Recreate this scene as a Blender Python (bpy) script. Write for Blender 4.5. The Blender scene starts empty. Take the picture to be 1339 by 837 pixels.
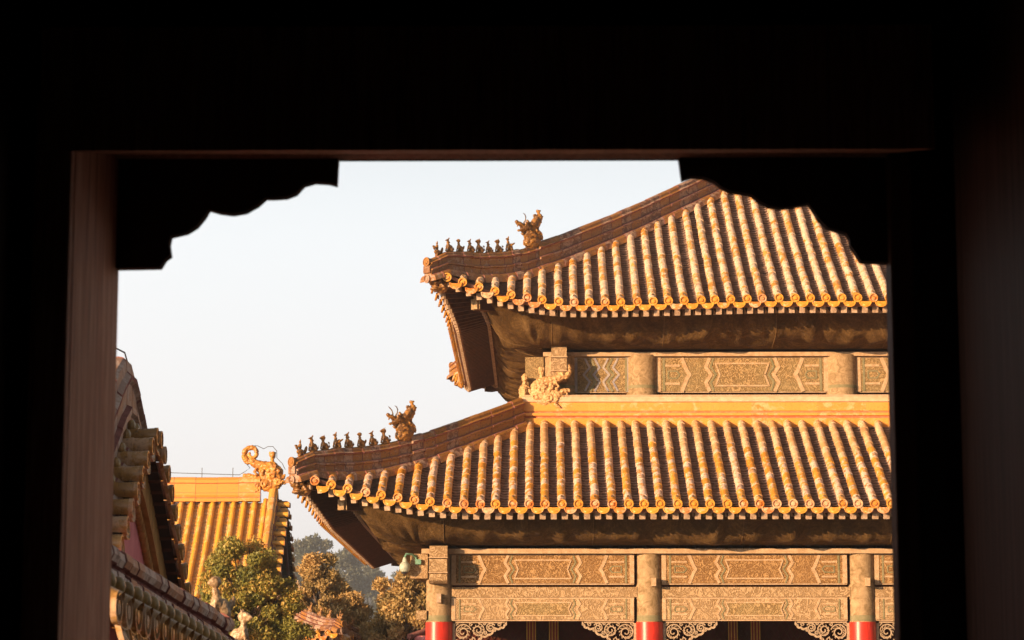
import bpy, bmesh, math, random
import numpy as np
from mathutils import Vector, noise as mnoise
random.seed(7); RNG = np.random.default_rng(7)
R_ = math.radians
S = bpy.context.scene
# ------------------------------------------------------------------ camera, sky, sun, exposure
# world z = 0 is the eye height of the photographer, the ground lies at -1.6
GROUND = -1.6
cam = bpy.data.cameras.new("camera"); camo = bpy.data.objects.new("camera", cam)
S.collection.objects.link(camo); S.camera = camo
cam.sensor_width = 36.0; cam.lens = 36.0 * 3280 / 1339
PITCH = math.atan(521.5 / 3280); YAW = math.atan(33.5 / 3280)
camo.location = (0, 0, 0); camo.rotation_euler = (math.pi / 2 + PITCH, 0, YAW)
cam.clip_start = 0.1; cam.clip_end = 6000
cam.dof.use_dof = True; cam.dof.focus_distance = 63; cam.dof.aperture_fstop = 6.5
SUN_AZ = 46.0; SUN_EL = 8.0            # azimuth measured from the facade normal towards the left
w = bpy.data.worlds.new("World"); S.world = w; w.use_nodes = True
wn = w.node_tree.nodes; wl = w.node_tree.links
bg = wn['Background']
sky = wn.new('ShaderNodeTexSky'); sky.sky_type = 'NISHITA'; sky.sun_disc = False
sky.sun_elevation = R_(SUN_EL); sky.sun_rotation = R_(180 + SUN_AZ)
sky.air_density = 1.0; sky.dust_density = 4.0; sky.ozone_density = 1.0; sky.altitude = 0
hs = wn.new('ShaderNodeHueSaturation'); hs.inputs['Saturation'].default_value = 0.25
hs.inputs['Value'].default_value = 0.55
wl.new(sky.outputs[0], hs.inputs['Color'])
# pale haze shaped low and ahead only, limiting fill light; clear sky elsewhere
wtc = wn.new('ShaderNodeTexCoord'); wsx = wn.new('ShaderNodeSeparateXYZ'); wl.new(wtc.outputs['Generated'], wsx.inputs[0])
wmr = wn.new('ShaderNodeMapRange'); wmr.interpolation_type = 'SMOOTHSTEP'; wl.new(wsx.outputs['Z'], wmr.inputs[0])
wmr.inputs[1].default_value = 0.18; wmr.inputs[2].default_value = 0.36; wmr.inputs[3].default_value = 0.97; wmr.inputs[4].default_value = 0.0
whr = wn.new('ShaderNodeMapRange'); wl.new(wsx.outputs['Z'], whr.inputs[0]); whr.inputs[1].default_value = 0.04; whr.inputs[2].default_value = 0.24
whz = wn.new('ShaderNodeValToRGB'); wl.new(whr.outputs[0], whz.inputs[0])
SKYL = 3.9
whz.color_ramp.elements[0].color = (1, 1, 1, 1); whz.color_ramp.elements[1].color = (1, 1, 1, 1)
whz.color_ramp.elements[0].color = (1.0, 0.965, 0.95, 1); whz.color_ramp.elements[1].color = (0.855, 0.92, 0.965, 1)
wsc = wn.new('ShaderNodeVectorMath'); wsc.operation = 'SCALE'; wl.new(whz.outputs[0], wsc.inputs[0]); wsc.inputs['Scale'].default_value = SKYL
wmx = wn.new('ShaderNodeMix'); wmx.data_type = 'RGBA'; wym = wn.new('ShaderNodeMapRange'); wym.interpolation_type = 'SMOOTHSTEP'; wl.new(wsx.outputs['Y'], wym.inputs[0]); wym.inputs[1].default_value = 0.3; wym.inputs[2].default_value = 0.85
wmm = wn.new('ShaderNodeMath'); wmm.operation = 'MULTIPLY'; wl.new(wmr.outputs[0], wmm.inputs[0]); wl.new(wym.outputs[0], wmm.inputs[1]); wl.new(wmm.outputs[0], wmx.inputs[0]); wl.new(hs.outputs[0], wmx.inputs[6]); wl.new(wsc.outputs[0], wmx.inputs[7])
wl.new(wmx.outputs[2], bg.inputs[0])
bg.inputs[1].default_value = 0.15
sun = bpy.data.lights.new("sun", 'SUN'); suno = bpy.data.objects.new("sun", sun)
S.collection.objects.link(suno)
sun.energy = 5.0; sun.angle = R_(0.55); sun.color = (1.0, 0.63, 0.32)
sd = Vector((-math.sin(R_(SUN_AZ)) * math.cos(R_(SUN_EL)), -math.cos(R_(SUN_AZ)) * math.cos(R_(SUN_EL)), math.sin(R_(SUN_EL))))
suno.rotation_euler = sd.to_track_quat('Z', 'Y').to_euler(); suno.location = (-60, -60, 40)
S.view_settings.view_transform = 'Standard'; S.view_settings.look = 'None'
S.view_settings.exposure = 1.0; S.view_settings.gamma = 1.0
S.render.engine = 'CYCLES'

# ------------------------------------------------------------------ helpers
ORG = [np.zeros(3)]
def setorg(x, y, z): ORG[0] = np.array([x, y, z], float)
def lift_obj(o, parent=None):
    S.collection.objects.link(o)
    if parent: o.parent = parent
    return o
def thing(name, label, cat, loc=(0, 0, 0), group=None, rz=0.0):
    o = bpy.data.objects.new(name, None); o.empty_display_size = 0.5
    S.collection.objects.link(o); o.location = loc; o.rotation_euler = (0, 0, rz)
    o['label'] = label; o['category'] = cat
    if group: o['group'] = group
    setorg(*loc); return o
def tag(o, label, cat, group=None, kind=None):
    if label: o['label'] = label
    if cat: o['category'] = cat
    if group: o['group'] = group
    if kind: o['kind'] = kind
    return o
class MB:
    def __init__(s): s.V = []; s.n = 0; s.F = []
    def add(s, v, f, mat=0, rnd=0.5, smooth=False):
        v = np.asarray(v, float).reshape(-1, 3); f = np.asarray(f, int)
        if f.ndim == 1: f = f[None]
        m = len(f)
        mt = np.broadcast_to(np.asarray(mat), (m,)).astype(int); rd = np.broadcast_to(np.asarray(rnd, float), (m,))
        s.V.append(v); s.F.append((f + s.n, mt, rd, np.full(m, bool(smooth)))); s.n += len(v)
    def grid(s, P, mat=0, rnd=0.5, smooth=True, closed=False):
        P = np.asarray(P, float); n, m = P.shape[:2]
        idx = np.arange(n * m).reshape(n, m)
        if closed: idx = np.concatenate([idx, idx[:, :1]], 1)
        a = idx[:-1, :-1]; b = idx[:-1, 1:]; c = idx[1:, 1:]; d = idx[1:, :-1]
        f = np.stack([a, b, c, d], -1); k = f.shape[1]
        mt = np.broadcast_to(np.asarray(mat), (n - 1, k)) if np.ndim(mat) < 2 else mat
        rd = np.asarray(rnd, float)
        if rd.ndim == 1: rd = rd[:, None]
        rd = np.broadcast_to(rd, (n - 1, k))
        s.add(P.reshape(-1, 3), f.reshape(-1, 4), mt.reshape(-1), rd.reshape(-1), smooth)
    def box(s, x0, y0, z0, x1, y1, z1, mat=0, rnd=0.5):
        v = [(x0, y0, z0), (x1, y0, z0), (x1, y1, z0), (x0, y1, z0), (x0, y0, z1), (x1, y0, z1), (x1, y1, z1), (x0, y1, z1)]
        s.add(v, [(0, 3, 2, 1), (4, 5, 6, 7), (0, 1, 5, 4), (1, 2, 6, 5), (2, 3, 7, 6), (3, 0, 4, 7)], mat, rnd)
    def obox(s, c, ax, ay, az, mat=0, rnd=0.5, endmat=None):
        # oriented box: centre and three half-axis vectors; endmat colours the -ax face
        c, ax, ay, az = [np.array(t, float) for t in (c, ax, ay, az)]
        v = [c + i * ax + j * ay + k * az for k in (-1, 1) for j in (-1, 1) for i in (-1, 1)]
        f = [(0, 1, 3, 2), (4, 6, 7, 5), (0, 4, 5, 1), (2, 3, 7, 6), (0, 2, 6, 4), (1, 5, 7, 3)]
        m = [mat] * 6
        if endmat is not None: m[4] = endmat
        s.add(v, f, m, rnd)
    def prism(s, poly, fn, t0, t1, mat=0, rnd=0.5):
        # poly: 2-D points; fn(p, q, t) -> 3-D; extruded from t0 to t1
        n = len(poly)
        v = [fn(p, q, t0) for p, q in poly] + [fn(p, q, t1) for p, q in poly]
        s.add(v, [tuple(range(n))], mat, rnd)
        v2 = v[n:]; s.add(v2, [tuple(range(n))[::-1]], mat, rnd)
        s.add(v, [(i, (i + 1) % n, n + (i + 1) % n, n + i) for i in range(n)], mat, rnd)
    def tube(s, pts, r, seg=8, mat=0, rnd=0.5, cap=True, smooth=True, upv=(0, 0, 1)):
        pts = np.asarray(pts, float); n = len(pts)
        r = np.broadcast_to(np.asarray(r, float), (n,))
        t = np.gradient(pts, axis=0); t /= np.linalg.norm(t, axis=1)[:, None] + 1e-12
        upv = np.array(upv, float)
        a = np.cross(t, upv)
        bad = np.linalg.norm(a, axis=1) < 1e-3
        a[bad] = np.cross(t[bad], (1, 0.01, 0)); a /= np.linalg.norm(a, axis=1)[:, None]
        b = np.cross(a, t)
        th = np.arange(seg) / seg * 2 * math.pi
        P = pts[:, None] + r[:, None, None] * (a[:, None] * np.cos(th)[None, :, None] + b[:, None] * np.sin(th)[None, :, None])
        s.grid(P, mat, rnd, smooth, closed=True)
        if cap:
            s.add(P[0], [tuple(range(seg))], mat, rnd); s.add(P[-1], [tuple(range(seg))[::-1]], mat, rnd)
    def ball(s, c, r, mat=0, rnd=0.5, seg=8, rings=5):
        r = np.broadcast_to(np.asarray(r, float), (3,))
        th = np.arange(seg) / seg * 2 * math.pi; ph = np.linspace(-math.pi / 2, math.pi / 2, rings + 1)
        P = np.stack([np.cos(ph)[:, None] * np.cos(th), np.cos(ph)[:, None] * np.sin(th), np.repeat(np.sin(ph)[:, None], seg, 1)], -1) * r + np.array(c)
        s.grid(P, mat, rnd, True, closed=True)
    def merge(s, other, shift):
        for v in other.V: s.V.append(v)
        for f, m, r, k in other.F: s.F.append((f + s.n, m + shift, r, k))
        s.n += other.n
    def build(s, name, mats, parent=None, sharp=None, off=None):
        me = bpy.data.meshes.new(name)
        V = np.concatenate(s.V) - (ORG[0] if off is None else np.array(off, float))
        tot = []; loops = []; mt = []; rd = []; sm = []
        for f, m, r, k in s.F:
            tot.append(np.full(len(f), f.shape[1])); loops.append(f.reshape(-1)); mt.append(m); rd.append(r); sm.append(k)
        tot = np.concatenate(tot); loops = np.concatenate(loops)
        me.vertices.add(len(V)); me.vertices.foreach_set('co', V.reshape(-1).astype(np.float32))
        me.loops.add(len(loops)); me.loops.foreach_set('vertex_index', loops.astype(np.int32))
        me.polygons.add(len(tot)); st = np.concatenate([[0], np.cumsum(tot)[:-1]])
        me.polygons.foreach_set('loop_start', st.astype(np.int32)); me.polygons.foreach_set('loop_total', tot.astype(np.int32))
        me.polygons.foreach_set('material_index', np.concatenate(mt).astype(np.int32))
        me.polygons.foreach_set('use_smooth', np.concatenate(sm))
        at = me.attributes.new('rnd', 'FLOAT', 'FACE'); at.data.foreach_set('value', np.concatenate(rd).astype(np.float32))
        me.update(calc_edges=True); me.validate()
        if sharp: me.set_sharp_from_angle(angle=R_(sharp))
        for m in (mats if isinstance(mats, (list, tuple)) else [mats]): me.materials.append(m)
        return lift_obj(bpy.data.objects.new(name, me), parent)

# ------------------------------------------------------------------ materials
def new_mat(name):
    m = bpy.data.materials.new(name); m.use_nodes = True
    if name in MATTE: m.node_tree.nodes['Principled BSDF'].inputs['Specular IOR Level'].default_value = 0.15 if 'jamb' in name else (0.03 if 'wood' in name or 'door' in name else 0.12)
    return m, m.node_tree.nodes, m.node_tree.links, m.node_tree.nodes['Principled BSDF']
MATTE = {'worn_jamb_wood', 'old_door_leaf', 'wood_dark_hall', 'brown_netting', 'soffit_board', 'rafter_paint', 'pink_plaster', 'dark_red_joinery', 'maroon_mortar', 'net_seam', 'pan_tile', 'brown_barge_board', 'faded_tan_paint', 'faded_column_paint', 'carved_field_brown', 'carved_field_tan', 'carved_field_green'}
def ramp(N, L, src, stops):
    r = N.new('ShaderNodeValToRGB'); e = r.color_ramp.elements
    while len(e) < len(stops): e.new(0.5)
    for k, (p, c) in enumerate(stops): e[k].position = p; e[k].color = (*c, 1)
    if src is not None: L.new(src, r.inputs[0])
    return r.outputs[0]
def noise_tex(N, L, scale, detail=4, rough=0.6, dist=0.0, stretch=None, coord='Object'):
    tc = N.new('ShaderNodeTexCoord'); o = tc.outputs[coord]
    if stretch:
        mp = N.new('ShaderNodeMapping'); mp.inputs['Scale'].default_value = stretch; L.new(o, mp.inputs[0]); o = mp.outputs[0]
    n = N.new('ShaderNodeTexNoise'); n.inputs['Scale'].default_value = scale; n.inputs['Detail'].default_value = detail
    n.inputs['Roughness'].default_value = rough; n.inputs['Distortion'].default_value = dist
    L.new(o, n.inputs['Vector']); return n.outputs['Fac']
def mix(N, L, fac, a, b, mode='MIX'):
    m = N.new('ShaderNodeMix'); m.data_type = 'RGBA'; m.blend_type = mode
    if isinstance(fac, (int, float)): m.inputs[0].default_value = fac
    else: L.new(fac, m.inputs[0])
    for k, c in ((6, a), (7, b)):
        if isinstance(c, tuple): m.inputs[k].default_value = (*c, 1)
        else: L.new(c, m.inputs[k])
    return m.outputs[2]
def mth(N, L, op, a, b=None):
    m = N.new('ShaderNodeMath'); m.operation = op
    for k, c in ((0, a), (1, b)):
        if c is None: continue
        if isinstance(c, (int, float)): m.inputs[k].default_value = c
        else: L.new(c, m.inputs[k])
    return m.outputs[0]
def bump(N, L, B, h, st, dist=0.02):
    b = N.new('ShaderNodeBump'); b.inputs['Strength'].default_value = st; b.inputs['Distance'].default_value = dist
    L.new(h, b.inputs['Height']); L.new(b.outputs[0], B.inputs['Normal'])
def simple(name, c1, c2, scale=4, rough=0.7, bst=0.3, bd=0.02, detail=5, stretch=None, lo=0.35, hi=0.65, metal=0.0, dist=0.0):
    m, N, L, B = new_mat(name)
    n = noise_tex(N, L, scale, detail, 0.65, dist, stretch)
    L.new(ramp(N, L, n, [(lo, c1), (hi, c2)]), B.inputs['Base Color'])
    B.inputs['Roughness'].default_value = rough; B.inputs['Metallic'].default_value = metal
    if bst: bump(N, L, B, n, bst, bd)
    return m
def glaze(name, stops, worn, wear=0.5, grime=(0.05, 0.03, 0.025), gfac=0.35, rough=0.38, wscale=5.0, stretch=None):
    m, N, L, B = new_mat(name)
    at = N.new('ShaderNodeAttribute'); at.attribute_name = 'rnd'
    base = ramp(N, L, at.outputs['Fac'], stops)
    n1 = noise_tex(N, L, wscale, 6, 0.7, 0.6, stretch); n2 = noise_tex(N, L, wscale * 4.3, 3, 0.6, 0.0, stretch)
    s1 = mth(N, L, 'ADD', n1, mth(N, L, 'MULTIPLY', mth(N, L, 'SUBTRACT', at.outputs['Fac'], 0.5), 0.22))
    mk = ramp(N, L, s1, [(0.62 - wear * 0.35, (0, 0, 0)), (0.70 - wear * 0.35, (1, 1, 1))])
    c = mix(N, L, mk, base, worn)
    gk = ramp(N, L, n2, [(0.30, (1, 1, 1)), (0.46, (0, 0, 0))])
    gm = mth(N, L, 'MULTIPLY', gk, gfac)
    c = mix(N, L, gm, c, grime)
    L.new(c, B.inputs['Base Color'])
    r = N.new('ShaderNodeMapRange'); L.new(mk, r.inputs[0]); r.inputs[3].default_value = rough; r.inputs[4].default_value = 0.75
    L.new(r.outputs[0], B.inputs['Roughness'])
    bump(N, L, B, n2, 0.35, 0.012)
    return m
AMB = [(0.0, (0.50, 0.20, 0.02)), (0.35, (0.60, 0.28, 0.04)), (0.6, (0.54, 0.23, 0.03)), (0.85, (0.40, 0.13, 0.02)), (1.0, (0.20, 0.07, 0.04))]
M = {}
M['cover_up'] = glaze('glazed_cover_tile_weathered', AMB, (0.60, 0.44, 0.32), 0.62, gfac=0.45)
M['cover_lo'] = glaze('glazed_cover_tile', AMB, (0.60, 0.43, 0.33), 0.42, gfac=0.45)
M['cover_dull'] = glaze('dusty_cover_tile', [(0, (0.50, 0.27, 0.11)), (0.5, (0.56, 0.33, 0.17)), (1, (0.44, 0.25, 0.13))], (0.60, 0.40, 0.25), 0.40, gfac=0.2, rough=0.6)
M['cover_hall'] = glaze('amber_cover_tile', [(0, (0.66, 0.34, 0.035)), (1, (0.62, 0.26, 0.03))], (0.64, 0.40, 0.14), 0.25, gfac=0.2)
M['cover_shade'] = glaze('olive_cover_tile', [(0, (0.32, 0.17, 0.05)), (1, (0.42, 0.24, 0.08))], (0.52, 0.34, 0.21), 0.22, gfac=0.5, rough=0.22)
M['disc'] = glaze('eave_disc_glaze', [(0, (0.58, 0.25, 0.025)), (0.5, (0.62, 0.30, 0.04)), (0.8, (0.50, 0.16, 0.02)), (1, (0.5, 0.28, 0.14))], (0.60, 0.38, 0.22), 0.22, gfac=0.6)
M['pan'] = glaze('pan_tile', [(0, (0.28, 0.16, 0.11)), (0.5, (0.42, 0.27, 0.20)), (1, (0.24, 0.14, 0.11))], (0.54, 0.40, 0.32), 0.36, gfac=0.4, rough=0.6)
M['pan_gap'] = simple('dark_tile_riser', (0.09, 0.055, 0.042), (0.24, 0.15, 0.11), 7, 0.9, 0.3)  # darker tone for the riser face of each pan-tile step
M['pan_hall'] = glaze('amber_pan_tile', [(0, (0.56, 0.28, 0.05)), (1, (0.46, 0.21, 0.04))], (0.5, 0.30, 0.12), 0.3, gfac=0.35)
M['nail'] = simple('nail_cap', (0.07, 0.045, 0.025), (0.22, 0.13, 0.05), 20, 0.45)
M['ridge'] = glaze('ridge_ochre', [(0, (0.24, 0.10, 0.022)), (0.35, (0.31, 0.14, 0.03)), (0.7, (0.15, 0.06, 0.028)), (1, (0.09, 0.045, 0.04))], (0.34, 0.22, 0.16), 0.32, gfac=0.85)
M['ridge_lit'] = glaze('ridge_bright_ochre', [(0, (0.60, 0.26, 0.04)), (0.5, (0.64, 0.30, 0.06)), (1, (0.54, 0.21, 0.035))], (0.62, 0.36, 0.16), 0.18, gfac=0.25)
M['cream'] = simple('pale_ridge_cap', (0.50, 0.32, 0.19), (0.62, 0.43, 0.28), 6, 0.75)
M['mortar'] = simple('maroon_mortar', (0.17, 0.06, 0.055), (0.30, 0.13, 0.11), 12, 0.85)
M['mortar_red'] = simple('red_mortar', (0.42, 0.10, 0.05), (0.55, 0.22, 0.12), 9, 0.85)
M['figure'] = simple('glazed_figure', (0.08, 0.036, 0.016), (0.38, 0.18, 0.04), 9, 0.35, 0.8, 0.02)
M['dragon'] = simple('glazed_dragon', (0.42, 0.22, 0.08), (0.60, 0.38, 0.18), 14, 0.45, 0.8, 0.03)
M['dragon_amber'] = simple('amber_dragon', (0.30, 0.11, 0.02), (0.60, 0.28, 0.04), 5, 0.4, 0.8, 0.04)
M['dragon_dull'] = simple('dull_beast', (0.16, 0.09, 0.04), (0.52, 0.38, 0.24), 7, 0.35, 0.6, 0.02)
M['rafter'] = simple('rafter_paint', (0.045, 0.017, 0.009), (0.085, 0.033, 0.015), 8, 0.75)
M['rafter_end'] = simple('faded_lit_rafter_end', (0.24, 0.15, 0.09), (0.46, 0.33, 0.23), 9, 0.8)
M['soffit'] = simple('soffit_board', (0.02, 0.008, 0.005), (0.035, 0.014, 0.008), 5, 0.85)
M['fascia'] = simple('fascia_board', (0.20, 0.08, 0.045), (0.34, 0.17, 0.11), 9, 0.8)
def make_net():
    m, N, L, B = new_mat('brown_netting')
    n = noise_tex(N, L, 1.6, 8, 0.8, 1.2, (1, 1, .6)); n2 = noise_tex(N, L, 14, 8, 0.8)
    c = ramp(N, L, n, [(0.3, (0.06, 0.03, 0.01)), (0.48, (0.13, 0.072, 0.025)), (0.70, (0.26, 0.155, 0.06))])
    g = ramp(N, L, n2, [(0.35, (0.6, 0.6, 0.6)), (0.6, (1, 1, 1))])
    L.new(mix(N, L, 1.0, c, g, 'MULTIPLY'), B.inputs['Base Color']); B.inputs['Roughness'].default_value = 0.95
    bump(N, L, B, n2, 1.0, 0.09); return m
M['net'] = make_net()
M['seam'] = simple('net_seam', (0.12, 0.07, 0.03), (0.2, 0.12, 0.05), 20, 0.9)
M['red'] = simple('red_lacquer', (0.36, 0.02, 0.012), (0.60, 0.035, 0.018), 5, 0.33, 0.25, 0.01, 8, (3, 3, .5))
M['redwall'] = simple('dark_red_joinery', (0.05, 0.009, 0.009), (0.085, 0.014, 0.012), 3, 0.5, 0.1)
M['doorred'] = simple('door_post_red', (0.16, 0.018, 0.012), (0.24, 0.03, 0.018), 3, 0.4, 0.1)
M['gold'] = simple('gold_line', (0.5, 0.32, 0.07), (0.6, 0.4, 0.1), 10, 0.35, 0.1, metal=0.4)
M['colpaint'] = simple('faded_column_paint', (0.19, 0.125, 0.06), (0.40, 0.28, 0.165), 5, 0.8, 0.4, dist=1.5)
M['tan'] = simple('faded_tan_paint', (0.36, 0.24, 0.14), (0.50, 0.355, 0.23), 9, 0.85, 0.3)
M['lattice'] = simple('carved_lattice_paint', (0.27, 0.19, 0.12), (0.42, 0.31, 0.21), 14, 0.85, 0.4)
def carved(name, dark, midc, light, scale=6.0, green=None):
    m, N, L, B = new_mat(name)
    tc = N.new('ShaderNodeTexCoord'); wv = N.new('ShaderNodeTexNoise'); wv.inputs['Scale'].default_value = scale
    wv.inputs['Detail'].default_value = 2; wv.inputs['Distortion'].default_value = 2.6
    L.new(tc.outputs['Object'], wv.inputs['Vector'])
    k = mth(N, L, 'SINE', mth(N, L, 'MULTIPLY', wv.outputs['Fac'], 27.0))
    k = mth(N, L, 'ADD', mth(N, L, 'MULTIPLY', k, 0.5), 0.5)
    c = ramp(N, L, k, [(0.25, dark), (0.6, midc), (0.9, light)])
    n = noise_tex(N, L, 1.6, 5, 0.7, 0.4)
    gm = ramp(N, L, n, [(0.38, (0, 0, 0)), (0.62, (1, 1, 1))])
    c = mix(N, L, mth(N, L, 'MULTIPLY', gm, 0.55), c, green or midc)
    L.new(c, B.inputs['Base Color']); B.inputs['Roughness'].default_value = 0.85
    bump(N, L, B, k, 0.5, 0.02); return m
M['field_brown'] = carved('carved_field_brown', (0.16, 0.085, 0.032), (0.25, 0.14, 0.06), (0.42, 0.26, 0.12), 5.0)
M['field_tan'] = carved('carved_field_tan', (0.22, 0.14, 0.07), (0.33, 0.22, 0.12), (0.46, 0.32, 0.19), 4.0)
M['field_green'] = carved('carved_field_green', (0.18, 0.115, 0.05), (0.28, 0.185, 0.085), (0.42, 0.28, 0.14), 5.0, (0.24, 0.18, 0.09))
M['line_green'] = simple('faded_green_line', (0.15, 0.14, 0.07), (0.24, 0.20, 0.11), 6, 0.85)
M['line_blue'] = simple('faded_blue_line', (0.20, 0.19, 0.24), (0.38, 0.32, 0.28), 4, 0.85)
M['pinkwall'] = simple('pink_plaster', (0.60, 0.19, 0.21), (0.70, 0.27, 0.28), 5, 0.9, 0.1, stretch=(1, 1, 0.4))
M['barge'] = simple('brown_barge_board', (0.26, 0.13, 0.035), (0.42, 0.24, 0.08), 6, 0.6, 0.2, stretch=(1, 1, 0.2))
M['stone'] = simple('courtyard_stone', (0.22, 0.20, 0.18), (0.32, 0.29, 0.26), 0.7, 0.85)
M['marble'] = simple('pale_marble', (0.55, 0.52, 0.48), (0.7, 0.66, 0.6), 3, 0.6)
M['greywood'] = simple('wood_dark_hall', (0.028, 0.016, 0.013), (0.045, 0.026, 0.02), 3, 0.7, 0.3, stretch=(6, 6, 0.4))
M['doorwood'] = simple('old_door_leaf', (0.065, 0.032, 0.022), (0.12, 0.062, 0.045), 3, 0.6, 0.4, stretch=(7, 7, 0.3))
def make_jamb():
    m, N, L, B = new_mat('worn_jamb_wood')
    n = noise_tex(N, L, 4, 8, 0.75, 0.4, (9, 9, 0.45)); n2 = noise_tex(N, L, 0.8, 3, 0.6)
    c = ramp(N, L, n, [(0.32, (0.16, 0.05, 0.03)), (0.47, (0.66, 0.24, 0.13)), (0.60, (0.9, 0.48, 0.32))])
    c = mix(N, L, mth(N, L, 'MULTIPLY', n2, 0.7), c, (0.26, 0.12, 0.055))
    L.new(c, B.inputs['Base Color']); B.inputs['Roughness'].default_value = 0.65
    bump(N, L, B, n, 0.6, 0.01); return m
M['jamb'] = make_jamb()
M['bark'] = simple('bark', (0.06, 0.04, 0.025), (0.14, 0.09, 0.06), 6, 0.95, 0.8, 0.05, stretch=(4, 4, 0.8))
def leafmat(name, a, b, c):
    m, N, L, B = new_mat(name)
    at = N.new('ShaderNodeAttribute'); at.attribute_name = 'rnd'
    L.new(ramp(N, L, at.outputs['Fac'], [(0, a), (0.6, b), (1, c)]), B.inputs['Base Color'])
    B.inputs['Roughness'].default_value = 0.6
    tr = N.new('ShaderNodeBsdfTranslucent'); L.new(B.inputs['Base Color'].links[0].from_socket, tr.inputs[0])
    ms = N.new('ShaderNodeMixShader'); ms.inputs[0].default_value = 0.25
    L.new(B.outputs[0], ms.inputs[1]); L.new(tr.outputs[0], ms.inputs[2]); L.new(ms.outputs[0], N['Material Output'].inputs[0])
    return m
M['leaf'] = leafmat('juniper_leaf', (0.07, 0.09, 0.02), (0.30, 0.27, 0.05), (0.74, 0.42, 0.11))
M['leaf2'] = leafmat('brown_green_leaf', (0.15, 0.11, 0.035), (0.42, 0.29, 0.11), (0.60, 0.38, 0.15))
M['leaf3'] = leafmat('far_leaf', (0.06, 0.075, 0.05), (0.11, 0.12, 0.075), (0.16, 0.15, 0.09))
M['wire'] = simple('dark_wire', (0.05, 0.045, 0.04), (0.1, 0.09, 0.08), 10, 0.5, 0)
M['camwhite'] = simple('camera_housing', (0.30, 0.34, 0.28), (0.42, 0.46, 0.38), 12, 0.5, 0.1)
M['camglass'] = simple('camera_glass', (0.02, 0.02, 0.02), (0.04, 0.04, 0.04), 5, 0.1, 0)
M['green'] = simple('green_bracket', (0.10, 0.24, 0.17), (0.16, 0.3, 0.22), 12, 0.6, 0.1)

# ------------------------------------------------------------------ tiled slopes
def smooth01(x): x = min(1, max(0, x)); return x * x * (3 - 2 * x)
TWO = 2 * math.pi
def add_disc(mb, c, out, side, r, rnd, mat=0, tilt=0.0):
    """round moulded tile end facing along `out`"""
    c = np.array(c, float); out = np.array(out, float); side = np.array(side, float); up = np.array([0, 0, 1.0])
    th = np.arange(14) / 14 * TWO
    prof = [(r, -0.03), (r, 0.012), (r * .78, 0.014), (r * .70, -0.022), (r * .50, -0.022), (r * .42, 0.012), (r * .05, 0.016)]
    P = np.array([[c + out * o + (side * math.cos(t) + up * math.sin(t)) * q for t in th] for q, o in prof])
    mb.grid(P, mat, rnd, False, closed=True)
    mb.add(P[-1], [tuple(range(14))], mat, rnd)
def add_drip(mb, c, out, side, wd, dp, rnd, mat=0):
    """hanging half-moon drip tile with a raised border"""
    c = np.array(c, float); out = np.array(out, float); side = np.array(side, float); up = np.array([0, 0, 1.0])
    def outline(k, o):
        pts = []
        for i in range(6):
            x = -wd + 2 * wd * i / 5; z = -0.028 * (1 - (x / wd) ** 2)
            pts.append((x, z))
        for i in range(1, 8):
            a = math.pi * i / 8; pts.append((wd * math.cos(a), -dp * math.sin(a) ** 0.8 - 0.0))
        cx, cz = 0, -dp * 0.5
        return [c + side * (cx + (x - cx) * k) + up * (cz + (z - cz) * k) + out * (o - (z) * 0.25) for x, z in pts]
    A = outline(1.0, -0.03); Bq = outline(1.0, 0.01); C = outline(0.82, 0.012); D = outline(0.76, 0.0); Ec = outline(0.4, 0.008)
    mb.grid(np.array([A, Bq, C, D, Ec]), mat, rnd, False, closed=True)
    mb.add(Ec, [tuple(range(len(Ec)))], mat, rnd)

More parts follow.
